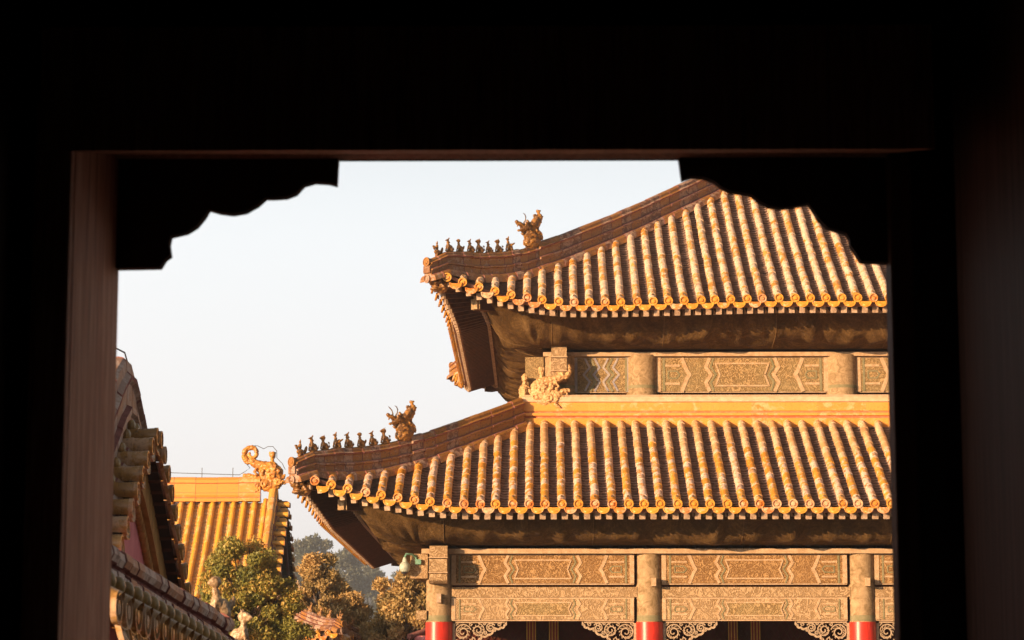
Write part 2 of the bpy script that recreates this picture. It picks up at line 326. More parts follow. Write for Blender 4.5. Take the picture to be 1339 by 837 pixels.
class Roof:
    """rectangular hipped skirt roof with flared corners. A, B: eave half sizes, z0: height of the eave discs"""
    def __init__(s, cx, cy, A, B, z0, f, R, h, push, dmax, phase, pitch, sag=None, p=1.8):
        s.cx, s.cy, s.A, s.B, s.z0, s.f, s.R, s.h, s.push, s.dmax, s.phase, s.pitch, s.sag, s.p = cx, cy, A, B, z0, f, R, h, push, dmax, phase, pitch, sag, p
    def side(s, k):
        # returns U half length, O half depth, mapping (u, o) -> x, y, outward vector, along vector
        if k == 'front': return s.A, s.B, (lambda u, o: (s.cx + u, s.cy - o)), (0, -1, 0), (1, 0, 0)
        if k == 'back': return s.A, s.B, (lambda u, o: (s.cx + u, s.cy + o)), (0, 1, 0), (1, 0, 0)
        if k == 'left': return s.B, s.A, (lambda u, o: (s.cx - o, s.cy + u)), (-1, 0, 0), (0, 1, 0)
        return s.B, s.A, (lambda u, o: (s.cx + o, s.cy + u)), (1, 0, 0), (0, 1, 0)
    def t(s, u, U): return np.clip((np.abs(u) - (U - s.R)) / s.R, 0, 1.0)
    def zf(s, u, d, U, x=None):
        z = s.z0 + s.f(d) + s.h * s.t(u, U) ** s.p * np.clip(1 - d / s.R, 0, 1.0)
        if s.sag is not None and x is not None: z = z + s.sag(x)
        return z
    def pt(s, k, u, d, dz=0.0, clampf=None):
        U, O, mp, out, al = s.side(k)
        x, y = mp(u, O - d)
        return np.array([x, y, s.zf(u, d, U, x) + dz])
    def hip(s, corner, q, dz=0.0):
        """corner = (sx, sy); q = inset along the diagonal from the straight eave corner (negative = outside)"""
        sx, sy = corner
        x = s.cx + sx * (s.A - q); y = s.cy + sy * (s.B - q)
        U = s.A
        z = s.zf(U - q, q, U, x) if q > -s.R else 0
        return np.array([x, y, z + dz])
    def rows(s, k, off=0.0):
        U, O, mp, out, al = s.side(k)
        x0 = s.phase - s.cx if k in ('front', 'back') else s.phase - s.cx + 0.07
        n0 = math.ceil((-U - 0.1 - x0) / s.pitch); n1 = math.floor((U + 0.1 - x0) / s.pitch)
        return [x0 + (i + off) * s.pitch for i in range(n0, n1 + 1) if abs(x0 + (i + off) * s.pitch) < U + s.push - 0.25]
    def dstart(s, u, U): return -s.push * float(s.t(u, U)) ** 2
    def dend(s, u, U, gap): return min(s.dmax, U - abs(u) - gap)

def tile_side(rf, k, cover, pan, ends, nails, r=0.098, tl=0.33, pstep=0.15, dull=None):
    U, O, mp, out, al = rf.side(k)
    out = np.array(out, float); al = np.array(al, float); up = np.array([0, 0, 1.0])
    th = np.linspace(-0.25, math.pi + 0.25, 9)
    def curve(u, dd):
        x, y = mp(u, O - dd)
        base = np.stack([np.broadcast_to(x, dd.shape), np.broadcast_to(y, dd.shape), rf.zf(u, dd, U, np.broadcast_to(x, dd.shape) if k in ('front', 'back') else np.full(dd.shape, s0(x)))], -1)
        return base
    def s0(x): return float(np.mean(x))
    def normals(b):
        t = np.gradient(b, axis=0); t /= np.linalg.norm(t, axis=1)[:, None]
        n = np.cross(al, t); n *= np.sign(n[:, 2:3]); return n
    for u in rf.rows(k):
        a = rf.dstart(u, U); b = rf.dend(u, U, 0.16)
        if b < a + 0.12: continue
        jit = RNG.normal(0, 0.010); n = max(1, int(round((b - a) / tl)))
        dd = np.linspace(a, b, n + 1); ds = np.stack([dd[:-1], dd[1:] - 0.004], 1).reshape(-1)
        if len(ds) < 2: continue
        rad = np.tile([r * 1.05, r * 0.94], n) * (1 + np.repeat(RNG.normal(0, 0.02, n), 2))
        c = curve(u + jit, ds); nn = normals(c)
        c = c + nn * (-0.08) + al * np.repeat(RNG.normal(0, 0.005, n), 2)[:, None]
        P = c[:, None] + rad[:, None, None] * (al * np.cos(th)[None, :, None] + nn[:, None] * np.sin(th)[None, :, None])
        rn = np.clip(RNG.beta(1.3, 1.6, n), 0, 1); rr = np.repeat(rn, 2)[:-1]
        mrow = np.zeros((len(ds) - 1, 8), int)
        if dull is not None:
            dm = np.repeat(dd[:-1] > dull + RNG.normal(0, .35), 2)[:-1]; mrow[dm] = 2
        cover.grid(P, mrow, rr, True)
        e = c[0] + out * 0.05
        add_disc(ends, e, out, al, r * 1.16, float(RNG.random()))
        if b - a > 0.5:
            q = curve(u + jit, np.array([a + 0.2, a + 0.25]))[0]
            nails.ball(q + up * 0.03, (0.032, 0.032, 0.036), 1, float(RNG.random()), 6, 3)
    pw = rf.pitch / 2 - 0.02
    ww = np.linspace(-1, 1, 7)
    for u in rf.rows(k, 0.5):
        a = rf.dstart(u, U); b = rf.dend(u, U, 0.05)
        if b < a + 0.05: continue
        n = max(1, int((b - a) / pstep)); dd = np.linspace(a, b, n + 1)
        ds = np.stack([dd[:-1], dd[1:] - 0.002], 1).reshape(-1)
        c = curve(u, ds); nn = normals(c) if len(ds) > 1 else np.array([[0, 0, 1.0]] * len(ds))
        lift = np.tile([0.055, 0.0], n) + np.repeat(RNG.normal(0, 0.004, n), 2) - 0.13
        sagw = -0.06 * (1 - ww ** 2)
        P = c[:, None] + al * (ww * pw)[None, :, None] + nn[:, None] * (lift[:, None] + sagw[None, :])[:, :, None]
        # keep the gutter inside the hip line
        rn = np.repeat(RNG.random(n), 2)[:-1]
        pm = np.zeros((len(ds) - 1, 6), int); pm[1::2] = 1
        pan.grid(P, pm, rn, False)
        add_drip(ends, c[0] + up * (-0.13) + out * 0.0, out, al, rf.pitch / 2 - 0.035, 0.18, float(RNG.random()))

def sweep(mb, path, side, prof, mats, seg_len=0.33, up=(0, 0, 1), dip=0.006, hs=None):
    """sweep an open profile [(w, h), ...] along a path; one tone per ridge tile, tiny dips at their joints"""
    path = np.asarray(path, float); L = np.concatenate([[0], np.cumsum(np.linalg.norm(np.diff(path, axis=0), axis=1))])
    n = max(1, int(round(L[-1] / seg_len))); e = 0.009
    ls = []; sc = []
    for i in range(n):
        a, b = L[-1] * i / n, L[-1] * (i + 1) / n
        ls += [a + e, b - e]; sc += [0, 0]
        if i < n - 1: ls += [b]; sc += [1]
    ls = np.array(ls); sc = np.array(sc)
    C = np.stack([np.interp(ls, L, path[:, j]) for j in range(3)], -1)
    H = np.ones(len(ls)) if hs is None else np.interp(ls, L, np.asarray(hs))
    jt = np.repeat(RNG.normal(0, .007, n), 3)[:len(ls)]; C[:, 2] += jt; jw = np.repeat(RNG.normal(1, .035, n), 3)[:len(ls)]
    side = np.array(side, float); up = np.array(up, float)
    pr = np.array(prof, float)
    wv = pr[None, :, 0] * jw[:, None] * (1 - sc[:, None] * dip / (np.abs(pr[None, :, 0]) + 0.02)); hv = pr[None, :, 1] * H[:, None] - sc[:, None] * dip * (pr[None, :, 1] > 0.2)
    P = C[:, None] + side[None, None] * wv[:, :, None] + up[None, None] * hv[:, :, None]
    rn = np.repeat(RNG.random(n), 3)[:len(ls) - 1]
    mm = np.repeat(np.array(mats)[None], len(ls) - 1, 0)
    for i in range(len(ls) - 1):
        if sc[i] == 1 or sc[i + 1] == 1: mm[i] = 1
    mb.grid(P, mm, rn, False)
    m = len(prof)
    for row, c in ((P[0], C[0]), (P[-1], C[-1])): mb.add(row, [tuple(range(m))], mats[m // 2], 0.5)

def ridge_profile(hh, w=0.15, roll=True):
    """left to right over the top; returns profile and material index per strip (0 ochre, 1 mortar, 2 cream)"""
    half = [(w + 0.17, -0.26, 0), (w + 0.13, -0.10, 0), (w + 0.08, -0.04, 1), (w + 0.0, -0.02, 0), (w, 0.10 * hh / 0.46, 0), (w + 0.05, 0.115 * hh / 0.46, 0),
            (w + 0.045, 0.15 * hh / 0.46, 1), (w - 0.02, 0.165 * hh / 0.46, 0), (w - 0.02, 0.30 * hh / 0.46, 0), (w + 0.03, 0.32 * hh / 0.46, 1), (w + 0.03, 0.345 * hh / 0.46, 0), (w - 0.03, 0.37 * hh / 0.46, 0),
            (w - 0.04, hh - 0.05, 0), (w - 0.08, hh - 0.012, 0), (0, hh, 0)]
    pf = [(-a, b) for a, b, c in half]; mt = [c for a, b, c in half[:-1]]
    pf += [(a, b) for a, b, c in half[::-1][1:]]; mt += mt[::-1]
    return pf, mt

# ------------------------------------------------------------------ sculpted ornaments (merged and remeshed)
def ell(bm, c, r, rot=0.0, seg=12):
    res = bmesh.ops.create_uvsphere(bm, u_segments=seg, v_segments=8, radius=1)
    from mathutils import Matrix
    mt = Matrix.Translation(c) @ Matrix.Rotation(rot, 4, 'Y') @ Matrix.Diagonal((*r, 1))
    bmesh.ops.transform(bm, matrix=mt, verts=res['verts'])
def sculpt(name, ells, tubes, voxel, rough=0.0, sm=2, nscale=14):
    bm = bmesh.new()
    for e in ells: ell(bm, *e)
    tmp = bpy.data.meshes.new('tmp')
    mb = MB()
    for pts, r in tubes: mb.tube(pts, r, 8)
    if tubes:
        V = np.concatenate(mb.V)
        vs = [bm.verts.new(v) for v in V]
        for f, _, _, _ in mb.F:
            for q in f:
                try: bm.faces.new([vs[i] for i in q])
                except ValueError: pass
    bmesh.ops.recalc_face_normals(bm, faces=bm.faces)
    bm.to_mesh(tmp); bm.free()
    o = bpy.data.objects.new('tmp', tmp); S.collection.objects.link(o)
    md = o.modifiers.new('r', 'REMESH'); md.mode = 'VOXEL'; md.voxel_size = voxel
    ms = o.modifiers.new('s', 'SMOOTH'); ms.iterations = sm; ms.factor = 0.5
    dg = bpy.context.evaluated_depsgraph_get(); me = bpy.data.meshes.new_from_object(o.evaluated_get(dg))
    bpy.data.objects.remove(o); bpy.data.meshes.remove(tmp)
    me.name = name
    if rough:
        me.update(); nr = [v.normal.copy() for v in me.vertices]
        for v, n in zip(me.vertices, nr):
            v.co += n * rough * (mnoise.noise(v.co * nscale) + 0.5 * mnoise.noise(v.co * nscale * 2.3))
    for p in me.polygons: p.use_smooth = True
    me.update()
    return me
def spiral(c, r0, r1, a0, turns, n=26, y=0.0, sgn=1):
    out = []
    for i in range(n):
        f = i / (n - 1); a = a0 + sgn * turns * TWO * f; r = r0 + (r1 - r0) * f
        out.append((c[0] + r * math.cos(a), y, c[1] + r * math.sin(a)))
    return out
# seated roof animals: forward = +X, unit height about 1
def animal(kind):
    E_ = [((-0.10, 0, .26), (.19, .13, .22)), ((.03, 0, .36), (.13, .12, .22), 0.3), ((.07, 0, .58), (.085, .08, .17), 0.2), ((-.14, 0.09, .14), (.13, .06, .12)), ((-.14, -0.09, .14), (.13, .06, .12)), ((-.02, 0, .03), (.24, .13, .045))]
    T_ = [([(.10, .07, .42), (.15, .07, .22), (.16, .07, .03)], [.05, .042, .05]), ([(.10, -.07, .42), (.15, -.07, .22), (.16, -.07, .03)], [.05, .042, .05])]
    if kind == 0:      # mane, open muzzle, raised tail
        E_ += [((.11, 0, .78), (.12, .09, .10)), ((.23, 0, .75), (.10, .06, .05), .25), ((.21, 0, .68), (.08, .05, .03), -.2), ((.02, 0, .76), (.1, .11, .13))]
        T_ += [([(.06, .05, .84), (.0, .06, .97)], [.035, .012]), ([(.06, -.05, .84), (.0, -.06, .97)], [.035, .012]), ([(-.26, 0, .14), (-.38, 0, .26), (-.36, 0, .48), (-.28, 0, .56)], [.06, .07, .06, .02])]
    elif kind == 1:    # slender neck, pointed crest
        E_ += [((.10, 0, .76), (.10, .07, .08)), ((.21, 0, .73), (.09, .04, .04), .2)]
        T_ += [([(.05, 0, .8), (-.02, 0, .93), (-.0, 0, 1.0)], [.05, .03, .008]), ([(-.26, 0, .16), (-.36, 0, .2), (-.36, 0, .38)], [.05, .05, .015]), ([(.02, 0, .66), (-.10, 0, .6)], [.05, .02])]
    elif kind == 2:    # round head, bushy tail
        E_ += [((.09, 0, .82), (.14, .11, .13)), ((.2, 0, .80), (.08, .06, .06)), ((-.33, 0, .36), (.07, .06, .18), -.3)]
    elif kind == 3:    # winged
        E_ += [((.11, 0, .80), (.11, .08, .09)), ((.22, 0, .80), (.07, .04, .035), .3)]
        T_ += [([(-.05, .12, .4), (-.22, .15, .52), (-.34, .14, .6)], [.07, .06, .02]), ([(-.05, -.12, .4), (-.22, -.15, .52), (-.34, -.14, .6)], [.07, .06, .02]), ([(.06, 0, .88), (.03, 0, 1.02)], [.05, .02])]
    else:              # rider on a hen
        E_ = [((0, 0, .28), (.26, .12, .18)), ((.24, 0, .52), (.09, .07, .12), .3), ((.30, 0, .63), (.09, .06, .07)), ((-.02, 0, .03), (.2, .12, .045)), ((0.02, 0, .62), (.08, .1, .2)), ((.03, 0, .87), (.065, .06, .085)), ((-.34, 0, .42), (.1, .07, .26), -.3)]
        T_ = [([(.05, .06, .25), (.08, .06, .02)], [.05, .05]), ([(.05, -.06, .25), (.08, -.06, .02)], [.05, .05]), ([(.03, .09, .7), (.14, .1, .58), (.2, .03, .56)], [.04, .035, .03]), ([(.03, -.09, .7), (.14, -.1, .58), (.2, -.03, .56)], [.04, .035, .03]), ([(.02, 0, .93), (.0, 0, 1.04)], [.04, .02]), ([(.36, 0, .6), (.42, 0, .58)], [.03, .008])]
    return sculpt('roof_figure', E_, T_, 0.022, 0.012, 2, 18)
FIG = [animal(k) for k in range(5)]
# large ridge beast: forward = +X
BEAST = sculpt('ridge_beast', [((-.03, 0, .14), (.27, .15, .2)), ((.04, 0, .34), (.18, .13, .26), .35), ((.20, 0, .55), (.15, .12, .12)), ((.38, 0, .62), (.15, .09, .05), -.35), ((.33, 0, .45), (.14, .075, .04), .25), ((.50, 0, .68), (.05, .055, .045)), ((-.06, 0, .56), (.15, .11, .2), .55), ((-.22, 0, .82), (.09, .06, .2), .45), ((-.18, 0, .34), (.15, .13, .3)), ((.24, .1, .65), (.045, .035, .045)), ((.24, -.1, .65), (.045, .035, .045))],
               [([(-.1, 0, .6), (-.22, 0, .8), (-.33, 0, .98), (-.30, 0, 1.10), (-.22, 0, 1.12)], [.15, .13, .10, .07, .03]), ([(.05, .10, .62), (-.05, .12, .72), (-.2, .09, .78)], [.05, .045, .02]), ([(.05, -.10, .62), (-.05, -.12, .72), (-.2, -.09, .78)], [.05, .045, .02]),
                ([(.12, .14, .40), (-.02, .17, .32), (.0, .16, .18), (.12, .15, .12)], [.035, .04, .035, .02]), ([(.12, -.14, .40), (-.02, -.17, .32), (.0, -.16, .18), (.12, -.15, .12)], [.035, .04, .035, .02]),
                ([(-.08, .12, .5), (-.24, .14, .42), (-.3, .13, .22)], [.04, .04, .02]), ([(-.08, -.12, .5), (-.24, -.14, .42), (-.3, -.13, .22)], [.04, .04, .02]), ([(.1, 0, .68), (.12, 0, .80)], [.06, .02]), ([(.48, .03, .58), (.5, .03, .52)], [.02, .01]),
                ([(.30, 0, .38), (.22, 0, .30), (.22, 0, .2)], [.05, .03, .015])], 0.019, 0.022, 1, 15)
def dragon():
    E_ = [((-.12, 0, .32), (.44, .16, .36)), ((-.22, 0, .58), (.33, .15, .24)), ((.22, 0, .30), (.28, .15, .2)), ((.46, 0, .44), (.24, .11, .09), -.2), ((.40, 0, .14), (.20, .10, .07), .35), ((.66, 0, .47), (.06, .08, .06)), ((.1, 0, .68), (.25, .12, .12)),
          ((.28, .13, .50), (.06, .05, .06)), ((.28, -.13, .50), (.06, .05, .06))]
    T_ = [([(-.30, 0, .66), (-.1, 0, .74), (.12, 0, .78), (.32, 0, .84), (.50, 0, .96)] , [.20, .18, .15, .13, .12]),
          (spiral((.44, 1.14), .27, .05, -1.3, 1.35, 44), list(np.linspace(.095, .04, 44))),
          ([(-.20, 0, .76), (-.20, 0, .95), (-.20, 0, 1.02), (-.20, 0, 1.06), (-.20, 0, 1.2)], [.08, .06, .07, .10, .12]),
          ([(-.45, 0, .4), (-.56, 0, .42), (-.60, 0, .5)], [.09, .06, .03])]
    for sg in (-1, 1):
        y = sg * .155
        T_ += [(spiral((-.18, .48), .15, .03, 0.5, 1.3, 18, y), [.035] * 18), (spiral((.05, .22), .12, .03, 2.5, 1.3, 16, y), [.033] * 16), (spiral((-.38, .25), .11, .03, 1.0, 1.2, 16, y * .9), [.033] * 16),
               (spiral((.10, .58), .09, .02, 4.0, 1.2, 14, y), [.03] * 14), (spiral((.27, .18), .09, .02, 1.0, 1.2, 14, y * .95), [.03] * 14), (spiral((-.36, .62), .09, .03, 3.0, 1.2, 14, y * .9), [.03] * 14),
               ([(.2, y * .8, .05), (.3, y * .8, -.05), (.38, y * .7, -.1)], [.05, .045, .02]), ([(.36, y * .7, .56), (.26, y * .8, .7), (.14, y * .8, .72)], [.035, .03, .015]),
               ([(.62, y * .5, .38), (.56, y * .5, .26)], [.03, .012]), ([(.45, y * .5, .2), (.5, y * .5, .3)], [.03, .012])]
    return sculpt('dragon_ornament', E_, T_, 0.021, 0.022, 1, 15)
DRAGON = dragon()
def place(me, name, parent, loc, fwd, scale, mat, mirror=False, zr=1.0, tiltv=0.0):
    m2 = me
    if not me.materials: me.materials.append(mat)
    elif me.materials[0] != mat: m2 = me.copy(); m2.materials[0] = mat
    o = bpy.data.objects.new(name, m2); lift_obj(o, parent)
    o.location = Vector(loc) - Vector(ORG[0]); o.rotation_euler = (0, tiltv, math.atan2(fwd[1], fwd[0]))
    o.scale = (scale, -scale if mirror else scale, scale * zr)
    return o
def horns(parent, loc, fwd, scale, two=True):
    f = np.array([fwd[0], fwd[1], 0.0]); f /= np.linalg.norm(f); sd_ = np.array([-f[1], f[0], 0])
    for sg in ((-1, 1) if two else (1,)):
        b = np.array(loc, float)
        pts = [b + scale * (f * a + sd_ * (sg * c) + np.array([0, 0, h])) for a, c, h in ((.34, .06, .64), (.30, .09, .72), (.31, .12, .81), (.37, .14, .88), (.43, .13, .91))]
        mb = MB(); mb.tube(pts, [.022 * scale, .02 * scale, .017 * scale, .014 * scale, .006 * scale], 6)
        mb.build('horn', M['nail'], parent)

# ------------------------------------------------------------------ pavilion roof tier (tiles, ridges, rafters, netting, ornaments)
def rafter_ends(rf, k, name_parent, zdrop=0.27):
    U, O, mp, out, al = rf.side(k); out = np.array(out, float); al = np.array(al, float)
    fly = MB(); under = MB()
    sp = 0.262; n = int((U + rf.push - 0.3) / sp)
    for i in range(-n, n + 1):
        u = i * sp + 0.05
        t = float(rf.t(u, U)); ang = R_(40) * t ** 1.3 * (1 if u > 0 else -1)
        for mb, d0, ln, hz, hw, dz in ((fly, 0.17, 0.85, 0.08, 0.066, -0.04), (under, 1.0, 1.9, 0.075, 0.075, -0.17)):
            d = d0 + rf.dstart(u, U)
            uu = u - math.sin(ang) * (d0 - 0.2)
            x, y = mp(uu, O - d)
            z = rf.z0 + (0.30 * d if d0 < .5 else 0.30 * d0) - zdrop + dz + rf.h * t ** rf.p * max(0, 1 - d / rf.R)
            if rf.sag is not None: z += rf.sag(x)
            dirv = -out * math.cos(ang) - al * math.sin(ang)
            sl = 0.30
            dirv = dirv + np.array([0, 0, sl - rf.h * t ** rf.p / rf.R]); dirv /= np.linalg.norm(dirv)
            sv = np.cross(dirv, (0, 0, 1)); sv /= np.linalg.norm(sv); uv = np.cross(sv, dirv)
            lim = ln if U - abs(u) > ln else max(0.5, U - abs(u) + .3)
            c = np.array([x, y, z]) + dirv * lim / 2
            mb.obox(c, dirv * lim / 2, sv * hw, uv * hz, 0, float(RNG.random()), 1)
            mb.obox(np.array([x, y, z]) + dirv * .03, dirv * .034, sv * (hw + .004), uv * (hz + .004), 1, .5, 1)  # pale collar round the rafter end paints the lit eave edge into its colour
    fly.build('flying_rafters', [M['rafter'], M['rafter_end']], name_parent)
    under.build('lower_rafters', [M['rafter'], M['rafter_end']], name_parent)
    # eave board above the rafters and soffit boarding
    fb = MB(); us = np.linspace(-U - rf.push + .12, U + rf.push - .12, 90)
    rows = []
    for u in us:
        d = rf.dstart(u, U) + 0.10
        p = rf.pt(k, u, d); p[2] = p[2] - rf.f(d)
        q = lambda o, z: p + out * o + np.array([0, 0, z])
        rows.append([q(-.02, -.09), q(0.02, -.10), q(0.0, -.185), q(-.06, -.19), q(-.30, -.14)])
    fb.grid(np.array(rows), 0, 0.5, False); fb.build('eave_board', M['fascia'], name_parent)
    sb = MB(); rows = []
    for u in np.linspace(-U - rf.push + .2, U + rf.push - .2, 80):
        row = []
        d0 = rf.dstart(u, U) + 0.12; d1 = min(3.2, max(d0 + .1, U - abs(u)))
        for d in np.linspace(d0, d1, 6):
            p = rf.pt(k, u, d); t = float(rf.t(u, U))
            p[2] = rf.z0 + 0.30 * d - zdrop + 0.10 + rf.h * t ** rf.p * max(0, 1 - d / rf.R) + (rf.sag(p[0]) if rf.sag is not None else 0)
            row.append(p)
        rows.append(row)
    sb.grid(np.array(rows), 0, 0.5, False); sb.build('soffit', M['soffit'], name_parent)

def netting(rf, colA, colB, zbot, parent, dtop=1.02, ztop=-0.30):
    net = MB(); seams = net
    for k in ('front', 'left', 'right', 'back'):
        U, O, mp, out, al = rf.side(k); out = np.array(out, float)
        cu, co = (colA, colB) if k in ('front', 'back') else (colB, colA)
        rows = []
        n = 260
        for i in range(n + 1):
            f = -1 + 2 * i / n
            T = float(rf.t(U - dtop, U)); al_ = np.array(al, float)
            ut = f * (U - dtop + rf.push * T * T); ub = math.copysign(min(abs(ut), cu), f)
            t = float(rf.t(f * (U - dtop), U)); e8 = abs(f) ** 24
            x, y = mp(ut, O - dtop + rf.push * t * t); zt = rf.z0 + ztop + 0.30 * dtop + rf.h * t ** rf.p * 0.62 + (rf.sag(x) if rf.sag is not None else 0)
            xb, yb = mp(ub, co)
            A_ = np.array([x, y, zt]); B_ = np.array([xb, yb, zbot])
            row = []
            for j in range(11):
                v = j / 10
                p = A_ * (1 - v) + B_ * v
                nz = mnoise.noise(Vector((ut * .7, v * 2.0, U))) * .12 + mnoise.noise(Vector((ut * 2.6, v * 3.0, U + 5))) * .09
                nz += .07 * max(0.0, math.sin(ut * TWO / .93)) ** 2 * math.sin(math.pi * min(1, v * 1.1))
                nz *= (1 - e8)
                hang = math.sin(math.pi * v)
                p = p + (out + al_ * (math.copysign(1, f) * e8)) * (0.16 + nz) * hang + np.array([0, 0, -(0.20 + nz) * hang])
                row.append(p)
            row.append(row[-1] - out * 0.35)
            rows.append(row)
        net.grid(np.array(rows), 0, 0.5, True)
        j = 6
        for i in range(20, n, 31):
            seams.tube([np.array(rows[i][q]) + out * .012 for q in range(0, 11)], 0.012, 5, 1)
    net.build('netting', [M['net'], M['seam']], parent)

def hip_ridge(rf, corner, q0, qb, q1, hf, hr, parent, mats, figs, fig_mat, beast_scale=0.86, figsize=0.34, two=True, detail=True):
    """ridge running up the hip from the tip; figures at insets figs, beast at inset qb"""
    sx, sy = corner
    sdv = np.array([-sy * 1.0, sx * 1.0, 0]) / math.sqrt(2); outv = np.array([sx, sy, 0.0]) / math.sqrt(2)
    pf, mt = ridge_profile(hf, 0.13)
    path = [rf.hip(corner, q) for q in np.linspace(q0, qb + .25, 14)]
    hsf = lambda q: .68 + .32 * smooth01((q - q0) / (1.1 * (qb - q0) / 2.5))
    mb = MB(); sweep(mb, path, sdv, pf, mt, 0.3, hs=[hsf(q) for q in np.linspace(q0, qb + .25, 14)])
    pr, mr = ridge_profile(hr, 0.155)
    path2 = [rf.hip(corner, q) for q in np.linspace(qb + .12, q1, 30)]
    sweep(mb, path2, sdv, pr, mr, 0.42)
    # moulded end: a disc under the coping, a carved panel and the corner cover tile
    tip = rf.hip(corner, q0); h0 = hf; hf = h0 * .68
    add_disc(mb, tip + outv * .05 + np.array([0, 0, hf - .07]), outv, sdv, .12, 0.2, 0)
    mb.tube([tip + outv * .05 + np.array([0, 0, hf - .07]), tip - outv * .35 + np.array([0, 0, hf - .06])], .105, 12, 0, .3)
    mb.obox(tip + outv * -.04 + np.array([0, 0, hf - .26]), outv * .08, sdv * .12, (0, 0, .09), 0, .6)
    add_disc(mb, tip + outv * .03 + np.array([0, 0, -.12]), outv, sdv, .105, 0.7, 0)
    mb.tube([tip + outv * .03 + np.array([0, 0, -.12]), tip - outv * .4 + np.array([0, 0, -.10])], .095, 10, 0, .6)
    mb.build('hip_ridge', mats, parent)
    for i, q in enumerate(figs):
        p = rf.hip(corner, q, h0 * hsf(q) - 0.015)
        kind = 4 if i == 0 else [0, 1, 0, 3, 1, 2, 1][(i + (0 if two else 3)) % 7]
        place(FIG[kind], 'roof_figure', parent, p, outv, figsize * (1.12 + .06 * math.sin(i * 2.1)), fig_mat, zr=.86)
    p = rf.hip(corner, qb, h0 - 0.03)
    if beast_scale:
        b_ = place(BEAST, 'ridge_beast', parent, p, outv, beast_scale * 1.12, fig_mat, zr=.88)
        horns(parent, p, outv, beast_scale, two)
def hip_rafter(rf, corner, parent, zdrop):
    """heavy diagonal beam below the hip with a glazed beast head on its end and a second stepped end below"""
    sx, sy = corner
    outv = np.array([sx, sy, 0.0]) / math.sqrt(2); sdv = np.array([-sy * 1.0, sx * 1.0, 0]) / math.sqrt(2)
    mb = MB()
    a = rf.hip(corner, -rf.push + .12, 0); a[2] -= rf.f(-rf.push + .12)
    b = rf.hip(corner, 2.6, 0); b[2] = rf.z0 + .30 * 2.6 - zdrop
    a[2] -= 0.30
    dv = b - a; ln = np.linalg.norm(dv); dv /= ln; uv = np.cross(sdv, dv); uv *= np.sign(uv[2])
    mb.obox((a + b) / 2, dv * ln / 2, sdv * .12, uv * .13, 0, .5)
    c = rf.hip(corner, 0.75, 0); c[2] = rf.z0 + rf.h * .75 ** rf.p * .78 + .2 - zdrop - .22
    e = b - np.array([0, 0, .35]); dv2 = e - c; l2 = np.linalg.norm(dv2); dv2 /= l2; uv2 = np.cross(sdv, dv2); uv2 *= np.sign(uv2[2])
    mb.obox((c + e) / 2, dv2 * l2 / 2, sdv * .13, uv2 * .14, 0, .5, 1)
    mb.obox(c - dv2 * .03, dv2 * .05, sdv * .11, uv2 * .13, 1, .5, 1)
    mb.build('hip_rafter', [M['rafter'], M['field_tan']], parent)
    hd = HEAD
    place(hd, 'beast_head', parent, a - outv * .16 + np.array([0, 0, -.10]), outv, 0.54, M['figure'])
HEAD = sculpt('beast_head', [((-.1, 0, 0), (.42, .32, .33)), ((.3, 0, .10), (.28, .26, .13), -.35), ((.28, 0, -.16), (.22, .22, .09), .15), ((.52, 0, .22), (.09, .14, .09)), ((.16, .24, .2), (.09, .08, .09)), ((.16, -.24, .2), (.09, .08, .09))],
              [([(-.2, .28, .1), (-.1, .34, .25), (-.25, .34, .35)], [.08, .07, .03]), ([(-.2, -.28, .1), (-.1, -.34, .25), (-.25, -.34, .35)], [.08, .07, .03]), ([(-.1, .3, -.15), (.05, .34, -.05), (.1, .3, .08)], [.07, .06, .03]), ([(-.1, -.3, -.15), (.05, -.34, -.05), (.1, -.3, .08)], [.07, .06, .03])], 0.035, 0.03, 1, 9)

# ================================================================== SETTING: ground, terrace
setorg(0, 0, 0)
g = MB(); g.box(-1500, -1500, GROUND - .5, 1500, 1500, GROUND)
def make_paving():
    m, N, L, B = new_mat('courtyard_paving')
    tc = N.new('ShaderNodeTexCoord'); br = N.new('ShaderNodeTexBrick'); br.inputs['Scale'].default_value = 1.0
    br.inputs['Brick Width'].default_value = 0.9; br.inputs['Row Height'].default_value = 0.45; br.inputs['Mortar Size'].default_value = 0.009
    br.inputs['Color1'].default_value = (0.22, 0.19, 0.165, 1); br.inputs['Color2'].default_value = (0.29, 0.26, 0.23, 1); br.inputs['Mortar'].default_value = (0.1, 0.09, 0.08, 1)
    L.new(tc.outputs['Object'], br.inputs['Vector'])
    n = noise_tex(N, L, .5, 6, .7); L.new(mix(N, L, .4, br.outputs[0], ramp(N, L, n, [(.3, (.16, .14, .12)), (.7, (.34, .3, .27))])), B.inputs['Base Color'])
    B.inputs['Roughness'].default_value = .85; return m
tag(g.build('ground', make_paving()), 'grey stone paved courtyard ground', None, kind='structure'); 

